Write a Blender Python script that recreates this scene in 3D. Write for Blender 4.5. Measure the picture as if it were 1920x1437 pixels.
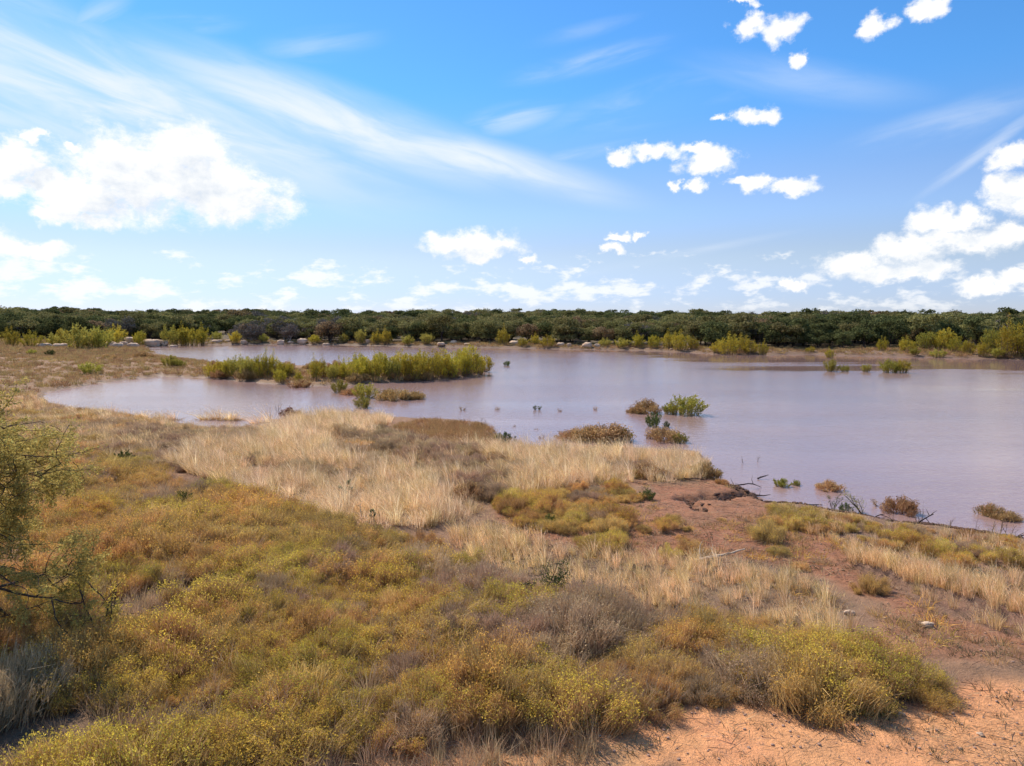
import bpy, math, random
import numpy as np
from mathutils import Vector

for o in list(bpy.data.objects):
    bpy.data.objects.remove(o, do_unlink=True)
random.seed(7)
R = np.random.default_rng(11)
scene = bpy.context.scene
rad = math.radians

# ------------------------------------------------------------------ camera
H = 7.5                       # drone height above the water (m)
FPX = 1331.0                  # focal length in photo pixels (photo 1920 x 1437)
HORIZON = 600.0
PITCH = math.atan((718.5 - HORIZON) / FPX)
cam_d = bpy.data.cameras.new('camera')
cam_d.sensor_width = 36.0
cam_d.lens = FPX / 1920.0 * 36.0
cam_d.clip_start = 0.1
cam_d.clip_end = 20000.0
cam = bpy.data.objects.new('camera', cam_d)
scene.collection.objects.link(cam)
cam.location = (0, 0, H)
cam.rotation_euler = (math.pi / 2 - PITCH, 0, 0)
scene.camera = cam
CP, SP = math.cos(PITCH), math.sin(PITCH)

def px_dir(px, py):
    a = (np.asarray(px, float) - 960) / FPX
    b = (718.5 - np.asarray(py, float)) / FPX
    return np.stack([a, CP + b * SP, -SP + b * CP], -1)

def plane_pt(px, py, z=0.0):
    d = px_dir(px, py)
    t = (z - H) / d[..., 2]
    return np.stack([d[..., 0] * t, d[..., 1] * t], -1)

def to_px(x, y, z):
    f = y * CP - (z - H) * SP
    u = y * SP + (z - H) * CP
    f = np.where(f < 0.05, 0.05, f)
    return 960 + FPX * x / f, 718.5 - FPX * u / f

# ------------------------------------------------------------------ sun, sky, exposure
SUN_AZ, SUN_EL = -41.0, 47.0       # degrees; azimuth from +Y, negative = to the left
sun_d = bpy.data.lights.new('sun', 'SUN')
sun_d.energy = 5.0
sun_d.angle = rad(0.55)
sun_d.color = (1.0, 0.915, 0.80)
sun = bpy.data.objects.new('sun', sun_d)
scene.collection.objects.link(sun)
sv = Vector((math.sin(rad(SUN_AZ)) * math.cos(rad(SUN_EL)), math.cos(rad(SUN_AZ)) * math.cos(rad(SUN_EL)), math.sin(rad(SUN_EL))))
sun.rotation_euler = sv.to_track_quat('Z', 'Y').to_euler()
sun.location = sv * 100

vs = scene.view_settings
vs.view_transform = 'Standard'
vs.look = 'None'
vs.exposure = 0.22
vs.gamma = 1.0
scene.cycles.use_denoising = True
scene.cycles.use_adaptive_sampling = True
scene.cycles.adaptive_threshold = 0.02
scene.cycles.max_bounces = 4
scene.cycles.diffuse_bounces = 2
scene.cycles.glossy_bounces = 3
scene.cycles.transmission_bounces = 3
scene.cycles.caustics_reflective = False
scene.cycles.caustics_refractive = False

world = bpy.data.worlds.new('World')
scene.world = world
world.use_nodes = True

class NG:
    """tiny node-graph helper"""
    def __init__(s, tree):
        s.t = tree; s.n = tree.nodes; s.l = tree.links
    def node(s, typ, **kw):
        n = s.n.new(typ)
        for k, v in kw.items():
            setattr(n, k, v)
        return n
    def put(s, sock, v):
        if isinstance(v, bpy.types.NodeSocket):
            s.l.new(v, sock)
        elif v is not None:
            sock.default_value = v
    def math(s, op, a, b=None, c=None, clamp=False):
        n = s.node('ShaderNodeMath', operation=op, use_clamp=clamp)
        s.put(n.inputs[0], a)
        if b is not None: s.put(n.inputs[1], b)
        if c is not None: s.put(n.inputs[2], c)
        return n.outputs[0]
    def vec(s, op, a, b=None, c=None):
        n = s.node('ShaderNodeVectorMath', operation=op)
        s.put(n.inputs[0], a)
        if b is not None: s.put(n.inputs[1], b)
        if c is not None: s.put(n.inputs[2], c)
        return n.outputs['Value'] if op in ('LENGTH', 'DOT_PRODUCT', 'DISTANCE') else n.outputs[0]
    def comb(s, x, y, z):
        n = s.node('ShaderNodeCombineXYZ')
        s.put(n.inputs[0], x); s.put(n.inputs[1], y); s.put(n.inputs[2], z)
        return n.outputs[0]
    def noise(s, v, scale, detail=4, rough=0.55, dist=0.0, color=False):
        n = s.node('ShaderNodeTexNoise')
        if v is not None: s.put(n.inputs['Vector'], v)
        s.put(n.inputs['Scale'], scale); s.put(n.inputs['Detail'], detail)
        s.put(n.inputs['Roughness'], rough); s.put(n.inputs['Distortion'], dist)
        return n.outputs['Color'] if color else n.outputs['Fac']
    def step(s, v, a, b, x=0.0, y=1.0):
        n = s.node('ShaderNodeMapRange', interpolation_type='SMOOTHSTEP')
        s.put(n.inputs[0], v); s.put(n.inputs[1], a); s.put(n.inputs[2], b)
        s.put(n.inputs[3], x); s.put(n.inputs[4], y)
        return n.outputs[0]
    def mix(s, f, a, b, mode='MIX'):
        n = s.node('ShaderNodeMix', data_type='RGBA', blend_type=mode)
        s.put(n.inputs[0], f)
        for sock, v in ((n.inputs[6], a), (n.inputs[7], b)):
            if isinstance(v, tuple) and len(v) == 3: v = v + (1.0,)
            s.put(sock, v)
        return n.outputs[2]
    def hsv(s, c, h=0.5, sa=1.0, v=1.0):
        n = s.node('ShaderNodeHueSaturation')
        s.put(n.inputs['Hue'], h); s.put(n.inputs['Saturation'], sa); s.put(n.inputs['Value'], v)
        s.put(n.inputs['Color'], c)
        return n.outputs[0]

def azel(px, py):
    d = px_dir(px, py)
    return math.atan2(d[0], d[1]), math.atan2(d[2], math.hypot(d[0], d[1]))

def build_world():
    g = NG(world.node_tree)
    g.n.clear()
    out = g.node('ShaderNodeOutputWorld')
    sky = g.node('ShaderNodeTexSky', sky_type='NISHITA')
    sky.sun_disc = False
    sky.sun_elevation = rad(SUN_EL)
    sky.sun_rotation = rad(SUN_AZ)
    sky.air_density = 1.0; sky.dust_density = 0.1; sky.ozone_density = 4.0
    bg = g.node('ShaderNodeBackground')
    bg.inputs[1].default_value = 0.100
    tc = g.node('ShaderNodeTexCoord')
    D = g.vec('NORMALIZE', tc.outputs['Generated'])
    sep = g.node('ShaderNodeSeparateXYZ'); g.l.new(D, sep.inputs[0])
    az = g.math('ARCTAN2', sep.outputs[0], sep.outputs[1])
    el = g.math('ARCSINE', sep.outputs[2])
    P = g.comb(az, el, 0.0)
    ramp = g.node('ShaderNodeValToRGB'); cr = ramp.color_ramp; cr.interpolation = 'EASE'
    g.l.new(g.math('MULTIPLY', el, 1.0 / .4, clamp=True), ramp.inputs[0])
    for i, (p_, c_) in enumerate(((.02 / .4, (.74, .83, 1.27)), (.09 / .4, (1.00, .92, 1.03)), (.15 / .4, (1.03, 1.06, 1.25)), (.31 / .4, (.62, 1.16, 1.53)))):
        e_ = cr.elements[i] if i < 2 else cr.elements.new(p_)
        e_.position = p_; e_.color = tuple(v / 2 for v in c_) + (1,)
    tint = g.vec('MULTIPLY', ramp.outputs[0], (2.24, 2.24, 2.24))
    g.l.new(g.vec('MULTIPLY', g.vec('MULTIPLY', sky.outputs[0], tint), (1 / 1.12,) * 3), bg.inputs[0])
    # ---- cumulus: soft ellipses eroded by billowy noise
    n1 = g.noise(g.vec('MULTIPLY', P, (1.0, 1.35, 1.0)), 22.0, 8, 0.70, 0.15)
    n2 = g.noise(g.vec('MULTIPLY_ADD', P, (1.0, 1.35, 1.0), (0.010, -0.018, 0.0)), 22.0, 4, 0.62, 0.15)
    CU = [(300, 335, 205, 98), (340, 280, 95, 60), (440, 365, 130, 72), (210, 320, 105, 88), (160, 372, 120, 48),
          (170, 412, 70, 24), (110, 400, 55, 24), (35, 300, 75, 50), (10, 350, 60, 40), (80, 345, 60, 40), (-60, 310, 90, 80),
          (60, 463, 85, 28), (-40, 455, 80, 40), (135, 272, 22, 10), (60, 258, 20, 18),
          (895, 456, 100, 33), (840, 455, 60, 22), (900, 480, 50, 14), (990, 485, 26, 12),
          (1410, 45, 40, 30), (1465, 50, 50, 38), (1640, 48, 40, 32), (1500, 108, 20, 22), (1395, 5, 36, 12), (1730, 18, 46, 26),
          (1420, 215, 48, 24), (1355, 220, 22, 12), (1165, 295, 40, 22), (1235, 285, 60, 22), (1330, 300, 66, 30), (1300, 280, 40, 16),
          (1415, 340, 34, 28), (1475, 350, 62, 24), (1385, 330, 34, 12), (1305, 350, 22, 22), (1268, 350, 14, 14),
          (1600, 490, 75, 30), (1700, 470, 120, 34), (1800, 455, 120, 30), (1760, 420, 75, 36), (1820, 410, 40, 30), (1660, 510, 90, 24),
          (1740, 505, 70, 24), (1890, 360, 75, 42), (1900, 295, 65, 30), (1960, 380, 90, 50), (1880, 440, 70, 22), (1900, 525, 60, 26), (1850, 545, 70, 18),
          (1145, 467, 24, 13), (1155, 444, 28, 10), (1202, 443, 14, 9), (1490, 537, 34, 14), (1730, 480, 40, 12)]
    wn = g.noise(P, 26.0, 5, 0.6, 0.0, color=True)
    W = g.vec('MULTIPLY_ADD', g.vec('SUBTRACT', wn, (.5, .5, .5)), (.062, .046, 0.0), P)
    W2 = g.vec('ADD', W, (-.008, .020, 0.0))
    CU = [(x, y, w * (.96 if 18 < i < 36 else 1), h * (.92 if 18 < i < 36 else 1)) for i, (x, y, w, h) in enumerate(CU)]
    def field(lst, V, grow=1.0):
        d = None
        for (x, y, w, h) in lst:
            a0, e0 = azel(x, y)
            a1, _ = azel(x + w, y); _, e1 = azel(x, y - h)
            sx, sy = 1.0 / (abs(a1 - a0) * grow), 1.0 / (abs(e1 - e0) * grow)
            L = g.vec('LENGTH', g.vec('MULTIPLY_ADD', V, (sx, sy, 0.0), (-a0 * sx, -e0 * sy, 0.0)))
            d = L if d is None else g.math('SMOOTH_MIN', d, L, 0.18)
        return d
    dc = field(CU, W, 1.04)
    du = field(CU[:8] + CU[11:12] + CU[15:17] + CU[36:46], W2, 1.06)      # cloud lying between here and the sun
    fc = g.math('MULTIPLY_ADD', g.math('SUBTRACT', n1, 0.5), 1.5, g.math('SUBTRACT', 1.0, dc))
    ac = g.step(fc, -.02, 0.60)
    # far rows of cloud, small and pale above the horizon
    nl = g.noise(g.vec('MULTIPLY_ADD', P, (1.0, 2.3, 1.0), (3.7, 0.0, 0.0)), 17.0, 7, 0.6, 0.1)
    band = g.math('ABSOLUTE', g.math('DIVIDE', g.math('SUBTRACT', el, 0.042), 0.05))
    fl = g.math('SUBTRACT', nl, g.math('MULTIPLY_ADD', g.math('POWER', band, 2.0), 0.14, 0.47))
    al = g.math('MULTIPLY', g.step(fl, 0.0, 0.13), g.step(el, -0.01, 0.04, .3, .7))
    # the same kind of clouds go on all round the sky
    side = g.step(g.math('ABSOLUTE', az), 0.75, 1.05)
    fo = g.noise(g.vec('MULTIPLY', D, (1.0, 1.0, 2.4)), 3.2, 7, 0.56, 0.2)
    ao = g.math('MULTIPLY', g.step(fo, 0.57, 0.66), g.math('MULTIPLY', side, g.step(el, 0.0, 0.08)))
    acu = g.math('MAXIMUM', g.math('MAXIMUM', ac, al), ao)
    relief = g.math('MULTIPLY_ADD', g.math('SUBTRACT', n1, n2), 2.2, g.step(g.math('SUBTRACT', 1.0, du), .15, .75, 1.05, .50), clamp=True)
    thick = g.step(fc, 0.05, 0.5)
    shade = g.math('MAXIMUM', relief, g.math('SUBTRACT', 1.0, thick))
    ccol = g.mix(shade, (0.70, 0.76, 0.84), (1.0, 0.995, 0.985))
    # ---- cirrus: long soft streaks
    def rotp(deg):
        c, s_ = math.cos(rad(deg)), math.sin(rad(deg))
        x = g.vec('DOT_PRODUCT', P, (c, s_, 0.0)); y = g.vec('DOT_PRODUCT', P, (-s_, c, 0.0))
        return g.comb(x, y, 0.0), c, s_
    ci = None
    for deg, lst in ((-14, [(230, 190, 460, 90, 1.0), (40, 150, 320, 130, .85), (620, 225, 360, 62, 1.0), (880, 295, 290, 40, 1.0), (420, 245, 330, 50, .8), (1030, 320, 90, 14, .3), (1500, 150, 190, 34, .28)]),
                     (10, [(960, 222, 95, 26, .5), (1110, 115, 150, 22, .42), (340, 48, 90, 20, .35), (600, 85, 110, 26, .3), (690, 372, 90, 12, .3), (1240, 485, 200, 10, .4), (1230, 190, 220, 40, .25), (1780, 228, 150, 30, .3), (1090, 60, 100, 14, .2), (1080, 290, 110, 12, .3)]),
                     (36, [(1840, 285, 105, 11, .5), (180, 30, 60, 22, .35)])):
        Q, c, s_ = rotp(deg)
        st = g.noise(g.vec('MULTIPLY', Q, (1.5, 8.0, 1.0)), 4.0, 6, 0.55, 0.5)
        st = g.step(st, 0.28, 0.66) if deg < 0 else g.step(st, 0.38, 0.70)
        m = None
        for (x, y, w, h, k) in lst:
            a0, e0 = azel(x, y)
            qx, qy = a0 * c + e0 * s_, -a0 * s_ + e0 * c
            sx, sy = FPX * 0.86 / w, FPX * 0.9 / h
            L = g.vec('LENGTH', g.vec('MULTIPLY_ADD', Q, (sx, sy, 0.0), (-qx * sx, -qy * sy, 0.0)))
            v = g.step(L, 1.15, 0.1, 0.0, k)
            m = v if m is None else g.math('MAXIMUM', m, v)
        v = g.math('MULTIPLY', m, g.math('MULTIPLY_ADD', st, 0.6 if deg < 0 else .9, 0.4 if deg < 0 else .1))
        ci = v if ci is None else g.math('MAXIMUM', ci, v)
    cio = g.noise(g.vec('MULTIPLY', D, (1.0, 3.0, 5.0)), 1.6, 6, 0.6, 0.5)
    ci = g.math('MAXIMUM', ci, g.math('MULTIPLY', g.step(cio, 0.5, 0.8, 0.0, 0.5), side))
    ci = g.math('MULTIPLY', ci, 0.95)
    bci = g.node('ShaderNodeBackground'); bci.inputs[0].default_value = (0.86, 0.92, 1.0, 1); bci.inputs[1].default_value = 0.90
    bcu = g.node('ShaderNodeBackground'); g.l.new(ccol, bcu.inputs[0]); bcu.inputs[1].default_value = 0.94
    m1 = g.node('ShaderNodeMixShader'); g.l.new(ci, m1.inputs[0]); g.l.new(bg.outputs[0], m1.inputs[1]); g.l.new(bci.outputs[0], m1.inputs[2])
    m2 = g.node('ShaderNodeMixShader'); g.l.new(acu, m2.inputs[0]); g.l.new(m1.outputs[0], m2.inputs[1]); g.l.new(bcu.outputs[0], m2.inputs[2])
    g.l.new(m2.outputs[0], out.inputs[0])
build_world()
world.cycles.sampling_method = 'NONE'

# ------------------------------------------------------------------ numpy noise and shapes of the land
def _hash(ix, iy, seed):
    h = (ix.astype(np.int64) * 374761393 + iy.astype(np.int64) * 668265263 + seed * 982451653) & 0x7fffffff
    h = ((h ^ (h >> 13)) * 1274126177) & 0x7fffffff
    h = h ^ (h >> 16)
    return (h & 0xffff) / 65535.0

def vnoise(x, y, seed=0):
    ix, iy = np.floor(x), np.floor(y)
    fx, fy = x - ix, y - iy
    fx = fx * fx * (3 - 2 * fx); fy = fy * fy * (3 - 2 * fy)
    a = _hash(ix, iy, seed); b = _hash(ix + 1, iy, seed); c = _hash(ix, iy + 1, seed); d = _hash(ix + 1, iy + 1, seed)
    return (a * (1 - fx) + b * fx) * (1 - fy) + (c * (1 - fx) + d * fx) * fy

def fbm(x, y, seed=0, oct=4):
    s, a, t = 0, 1.0, 0
    for k in range(oct):
        s = s + a * vnoise(x * 2 ** k + 17.3 * k, y * 2 ** k - 9.1 * k, seed + k); t += a; a *= 0.5
    return s / t

def sstep(v, a, b):
    t = np.clip((v - a) / (b - a), 0, 1)
    return t * t * (3 - 2 * t)

def inpoly(x, y, poly):
    x = np.asarray(x, float); y = np.asarray(y, float)
    ins = np.zeros(x.shape, bool)
    n = len(poly)
    for i in range(n):
        x0, y0 = poly[i]; x1, y1 = poly[(i + 1) % n]
        if y0 == y1: continue
        c = (y0 > y) != (y1 > y)
        ins ^= c & (x < (x1 - x0) * (y - y0) / (y1 - y0) + x0)
    return ins

def segdist(x, y, pts, closed):
    d2 = np.full(x.shape, 1e18)
    n = len(pts)
    for i in range(n if closed else n - 1):
        ax, ay = pts[i]; bx, by = pts[(i + 1) % n]
        ex, ey = bx - ax, by - ay
        t = np.clip(((x - ax) * ex + (y - ay) * ey) / (ex * ex + ey * ey + 1e-12), 0, 1)
        d2 = np.minimum(d2, (x - ax - t * ex) ** 2 + (y - ay - t * ey) ** 2)
    return np.sqrt(d2)

# water outline: photo pixels of the waterline, laid on the plane z = 0
WATER_PX = [(268, 651), (330, 648), (400, 647), (520, 646), (640, 647), (760, 650), (900, 652), (1060, 655), (1200, 657), (1290, 661),
            (1340, 664), (1440, 666), (1520, 664), (1590, 667), (1700, 669), (1800, 672), (1920, 675), (2150, 680), (2600, 690),
            (3400, 800), (3400, 1500), (2300, 1110), (2080, 1052), (1920, 1018), (1850, 1008), (1750, 994), (1650, 980), (1560, 962), (1500, 950), (1440, 948),
            (1428, 940), (1400, 928), (1385, 917), (1345, 905), (1325, 898), (1330, 880), (1338, 868), (1300, 852), (1200, 846), (1040, 846), (965, 842),
            (930, 832), (925, 805), (880, 793), (800, 790), (720, 786), (640, 780), (560, 786), (500, 792), (470, 800), (440, 806), (400, 804), (360, 800), (310, 795), (280, 786), (220, 778),
            (130, 770), (85, 752), (75, 738), (150, 724), (230, 713), (300, 706), (390, 709), (440, 714), (520, 720), (600, 724), (700, 719), (800, 714), (880, 706), (918, 697),
            (905, 690), (820, 688), (700, 688), (600, 689), (540, 690), (470, 686), (420, 682), (380, 680), (330, 672), (290, 662)]
WPOLY = [tuple(plane_pt(a, b)) for a, b in WATER_PX]
TUFT_PX = [(300, 782), (380, 783), (460, 781)]        # little tufted islets in the shallow bay
GULLY = [[tuple(plane_pt(a, b, .3)) for a, b in L] for L in ([(1272, 946), (1298, 950), (1306, 958), (1316, 972)], [(1325, 932), (1352, 938), (1378, 925), (1398, 921)], [(1282, 944), (1322, 938)])]
BANK = [tuple(plane_pt(a, b, .55)) for a, b in [(1670, 1095), (1740, 1120), (1800, 1148), (1860, 1172), (1930, 1195), (2080, 1240)]]

def water_sd(x, y):
    """positive on land, negative in the lake"""
    d = segdist(x, y, WPOLY, True)
    ins = inpoly(x, y, WPOLY)
    return np.where(ins, -d, d)

def height(x, y):
    x = np.asarray(x, float); y = np.asarray(y, float)
    r = np.hypot(x, y)
    sd = water_sd(x, y)
    wob = (fbm(x * .8, y * .8, 3, 4) - .5) * np.clip(r / 40, .5, 3.0)
    s = sd + wob * 0.9
    sl = np.maximum(s, 0)
    near = 0.26 * (1 - np.exp(-sl / 0.22)) + 2.4 * (1 - np.exp(-sl / 34.0))
    far = 0.45 * (1 - np.exp(-sl / 1.2)) + 1.6 * (1 - np.exp(-sl / 30.0))
    w = sstep(r, 110, 190)
    z = near * (1 - w) + far * w
    az = np.degrees(np.arctan2(x, y))
    hill = 5.0 + 1.0 * np.sin(az * .21 + 1.0) + 0.7 * np.sin(az * .53) - 4.0 * sstep(az, 18, 36)
    z = z + hill * sstep(r, 230, 760) * (y > 0) * (s > 0)
    amp = np.clip(sl / 6, 0, 1)
    z = z + (fbm(x * .16, y * .16, 21, 3) - .5) * .55 * amp * (1 - w) + (fbm(x * .9, y * .9, 31, 3) - .5) * .16 * np.clip(sl / 1.0, 0, 1) * (1 - w)
    z = z + (fbm(x * 3.1, y * 3.1, 41, 2) - .5) * .05 * np.clip(sl / .5, 0, 1) * (1 - w)
    z = np.where(s < 0, np.maximum(s * 0.22, -1.2) - .015, z)
    m = (r < 60)
    if m.any():
        xs, ys = x[m] if x.ndim else x, y[m] if y.ndim else y
        c = 0
        for L in GULLY:
            c = c + (.25 + .6 * fbm(xs * 2.2, ys * 2.2, 77, 2)) * np.exp(-(segdist(xs + (fbm(xs * 3, ys * 3, 78, 2) - .5) * .5, ys, L, False) / .20) ** 2)
        d = segdist(xs, ys, BANK, False)
        (ax, ay), (bx, by) = BANK[0], BANK[-2]
        side = ((bx - ax) * (ys - ay) - (by - ay) * (xs - ax)) > 0
        b = np.where(side, .20 * np.exp(-(d / 1.6) ** 2), -.06 * np.exp(-(d / .7) ** 2))
        z = z.copy() if z.ndim else z
        if z.ndim: z[m] += b - c
        else: z = z + b - c
    return z

def ground_pt(px, py):
    """where the ray through a photo pixel meets the ground"""
    z = 0.0
    for _ in range(6):
        p = plane_pt(px, py, z)
        z = 0.5 * z + 0.5 * max(float(height(np.array([p[0]]), np.array([p[1]]))[0]), 0.0)
    p = plane_pt(px, py, z)
    return float(p[0]), float(p[1]), max(float(height(np.array([p[0]]), np.array([p[1]]))[0]), 0.0)

# zones of plant cover, outlined on the photograph
Z_WEED = [(-900, 820), (-100, 835), (150, 850), (280, 888), (380, 916), (470, 945), (560, 978), (640, 1006), (740, 1022), (820, 1040), (900, 1072), (960, 1112), (1050, 1140), (1150, 1160),
          (1300, 1165), (1400, 1170), (1500, 1208), (1600, 1238), (1700, 1256), (1770, 1280), (1780, 1300), (1700, 1322), (1500, 1327), (1380, 1310), (1300, 1318), (1160, 1345), (1060, 1368),
          (940, 1385), (640, 1400), (420, 1432), (260, 1540), (-900, 1800)]
Z_BLOND = [(320, 880), (360, 852), (450, 838), (500, 812), (520, 800), (560, 788), (640, 782), (740, 788), (700, 815), (740, 838), (930, 840), (1040, 848), (1200, 850), (1300, 856), (1335, 872), (1322, 900),
           (1240, 906), (1150, 905), (1060, 920), (930, 935), (900, 960), (860, 985), (740, 990), (640, 982), (560, 960), (460, 928), (370, 895)]
Z_BROWN = [(715, 815), (740, 800), (800, 790), (880, 792), (930, 806), (930, 832), (860, 842), (740, 838)]
Z_GOLD = [(930, 930), (1060, 915), (1190, 925), (1230, 955), (1190, 1000), (1080, 1008), (980, 990), (930, 965)]
Z_MUD = [(1190, 905), (1330, 895), (1430, 935), (1440, 960), (1500, 1000), (1660, 1060), (1720, 1100), (1700, 1150), (1560, 1080), (1400, 1060), (1200, 1045), (1000, 1020), (920, 985), (960, 965), (1150, 1000), (1230, 970)]
Z_TAN = [(880, 990), (1000, 1018), (1150, 1040), (1300, 1060), (1480, 1075), (1560, 1120), (1600, 1190), (1560, 1215), (1500, 1200), (1400, 1165), (1300, 1160), (1150, 1155), (1050, 1135), (960, 1105), (900, 1060), (850, 1020)]
Z_SHORE = [(1440, 958), (1560, 966), (1650, 984), (1750, 998), (1850, 1012), (1950, 1026), (2200, 1085), (2200, 1130), (1900, 1060), (1700, 1040), (1560, 1020), (1450, 990)]
Z_RIGHT = [(1560, 1020), (1700, 1040), (1900, 1060), (2200, 1130), (2300, 1330), (1930, 1210), (1800, 1155), (1690, 1100), (1600, 1070)]
Z_TRACK = [(1640, 1150), (1700, 1105), (1800, 1160), (1930, 1212), (2300, 1340), (2300, 1420), (1930, 1250), (1780, 1230), (1680, 1225)]
Z_BARE = [(1215, 908), (1325, 898), (1440, 945), (1405, 968), (1310, 988), (1235, 965)]
Z_SAND = [(900, 1500), (960, 1420), (1070, 1378), (1165, 1350), (1300, 1322), (1380, 1314), (1500, 1330), (1700, 1326), (1790, 1305), (1850, 1285), (1930, 1285), (2400, 1430), (2400, 2500), (900, 2500)]
Z_LEFT = [(-900, 748), (60, 745), (130, 772), (220, 780), (300, 800), (260, 815), (300, 862), (280, 890), (150, 855), (-900, 830)]

# ------------------------------------------------------------------ mesh helpers
class MB:
    def __init__(s):
        s.v = []; s.q = []; s.t = []; s.nv = 0
    def add(s, v, q=None, t=None):
        v = np.asarray(v, float).reshape(-1, 3)
        if q is not None and len(q): s.q.append(np.asarray(q, int).reshape(-1, 4) + s.nv)
        if t is not None and len(t): s.t.append(np.asarray(t, int).reshape(-1, 3) + s.nv)
        s.v.append(v); s.nv += len(v)
    def mesh(s, name, mat, smooth=False):
        v = np.concatenate(s.v)
        q = np.concatenate(s.q) if s.q else np.zeros((0, 4), int)
        t = np.concatenate(s.t) if s.t else np.zeros((0, 3), int)
        me = bpy.data.meshes.new(name)
        me.vertices.add(len(v)); me.vertices.foreach_set('co', v.astype(np.float32).ravel())
        loops = np.concatenate([q.ravel(), t.ravel()]).astype(np.int32)
        starts = np.concatenate([np.arange(len(q)) * 4, len(q) * 4 + np.arange(len(t)) * 3]).astype(np.int32)
        me.loops.add(len(loops)); me.loops.foreach_set('vertex_index', loops)
        me.polygons.add(len(starts)); me.polygons.foreach_set('loop_start', starts)
        me.update(calc_edges=True)
        if smooth:
            me.polygons.foreach_set('use_smooth', np.ones(len(starts), bool))
        if mat: me.materials.append(mat)
        return me

def unit(v):
    return v / np.maximum(np.linalg.norm(v, axis=-1, keepdims=True), 1e-9)

def rdir(rng, n):
    return unit(rng.normal(size=(n, 3)))

def leaves(mb, c, axis, nrm, w, l):
    """quads at c, long axis 'axis', facing roughly 'nrm'"""
    n = len(c)
    axis = unit(axis)
    side = unit(np.cross(axis, nrm))
    w = np.broadcast_to(w, (n,))[:, None] * .5; l = np.broadcast_to(l, (n,))[:, None]
    a = c - axis * l * .5; b = c + axis * l * .5
    v = np.stack([a, c + side * w, b, c - side * w], 1)      # a diamond leaf
    mb.add(v.reshape(-1, 3), q=np.arange(n * 4).reshape(n, 4))

def strands(mb, p0, p1, w, rng, bend=None):
    """thin tapered blades from p0 to p1"""
    n = len(p0)
    d = p1 - p0
    side = unit(np.cross(d, rdir(rng, n)))
    w = np.broadcast_to(w, (n,))[:, None] * .5
    mid = (p0 + p1) * .5 + (0 if bend is None else bend)
    v = np.stack([p0 - side * w, p0 + side * w, mid + side * w * .8, mid - side * w * .8, p1], 1)
    b = np.arange(n)[:, None] * 5
    mb.add(v.reshape(-1, 3), q=b + np.array([[0, 1, 2, 3]]), t=b + np.array([[3, 2, 4]]))

def tube(mb, pts, rads, sides=5):
    pts = np.asarray(pts, float); n = len(pts)
    d = np.gradient(pts, axis=0); d = unit(d)
    ref = np.array([0.31, 0.22, 0.93])
    u = unit(np.cross(d, ref)); v = np.cross(d, u)
    a = np.arange(sides) / sides * 2 * math.pi
    ring = pts[:, None] + (u[:, None] * np.cos(a)[None, :, None] + v[:, None] * np.sin(a)[None, :, None]) * np.asarray(rads)[:, None, None]
    q = []
    for i in range(n - 1):
        for k in range(sides):
            k2 = (k + 1) % sides
            q.append((i * sides + k, i * sides + k2, (i + 1) * sides + k2, (i + 1) * sides + k))
    mb.add(ring.reshape(-1, 3), q=q)

def limb(rng, p, d, length, segs, wig, droop=0.0):
    pts = [np.array(p, float)]
    d = np.array(d, float); d /= np.linalg.norm(d)
    for i in range(segs):
        d = d + rng.normal(size=3) * wig + np.array([0, 0, -droop])
        d /= np.linalg.norm(d)
        pts.append(pts[-1] + d * length / segs)
    return np.array(pts), d

# ------------------------------------------------------------------ materials
def new_mat(name):
    m = bpy.data.materials.new(name); m.use_nodes = True
    g = NG(m.node_tree); g.n.clear()
    out = g.node('ShaderNodeOutputMaterial')
    return m, g, out

def leaf_mat(name, cols, trans=0.3, patch=0.12, vary=0.45):
    """cols: list of 2-3 colours mixed by place, by plant and by leaf"""
    m, g, out = new_mat(name)
    oi = g.node('ShaderNodeObjectInfo'); ge = g.node('ShaderNodeNewGeometry')
    pn = g.noise(oi.outputs['Location'], patch, 2, .5)
    f = g.step(g.math('ADD', g.math('MULTIPLY', pn, 0.75), g.math('MULTIPLY', oi.outputs['Random'], 0.35)), 0.32, 0.78)
    c = g.mix(f, cols[0], cols[1])
    ri = ge.outputs['Random Per Island']
    if len(cols) > 2:
        c = g.mix(g.step(ri, .62, .95), c, cols[2])
    c = g.hsv(c, 0.5, 1.0, g.math('MULTIPLY_ADD', ri, vary * 1.2, 1.0 - vary * .6))
    c = g.hsv(c, g.math('MULTIPLY_ADD', oi.outputs['Random'], .03, .485), 1.0, g.math('MULTIPLY_ADD', g.math('FRACT', g.math('MULTIPLY', oi.outputs['Random'], 7.31)), .5, .75))
    d = g.node('ShaderNodeBsdfDiffuse'); g.l.new(c, d.inputs[0])
    t = g.node('ShaderNodeBsdfTranslucent'); g.l.new(c, t.inputs[0])
    mx = g.node('ShaderNodeMixShader'); mx.inputs[0].default_value = trans
    g.l.new(d.outputs[0], mx.inputs[1]); g.l.new(t.outputs[0], mx.inputs[2])
    g.l.new(mx.outputs[0], out.inputs[0])
    return m

def bark_mat(name, a, b, scale=9.0):
    m, g, out = new_mat(name)
    tc = g.node('ShaderNodeTexCoord')
    n = g.noise(g.vec('MULTIPLY', tc.outputs['Object'], (1, 1, .3)), scale, 5, .65)
    p = g.node('ShaderNodeBsdfPrincipled')
    g.l.new(g.mix(g.step(n, .3, .7), a, b), p.inputs['Base Color']); p.inputs['Roughness'].default_value = .95
    p.inputs['Specular IOR Level'].default_value = .1
    bp = g.node('ShaderNodeBump'); bp.inputs['Strength'].default_value = .5; bp.inputs['Distance'].default_value = .02
    g.l.new(n, bp.inputs['Height']); g.l.new(bp.outputs[0], p.inputs['Normal'])
    g.l.new(p.outputs[0], out.inputs[0])
    return m

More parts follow.
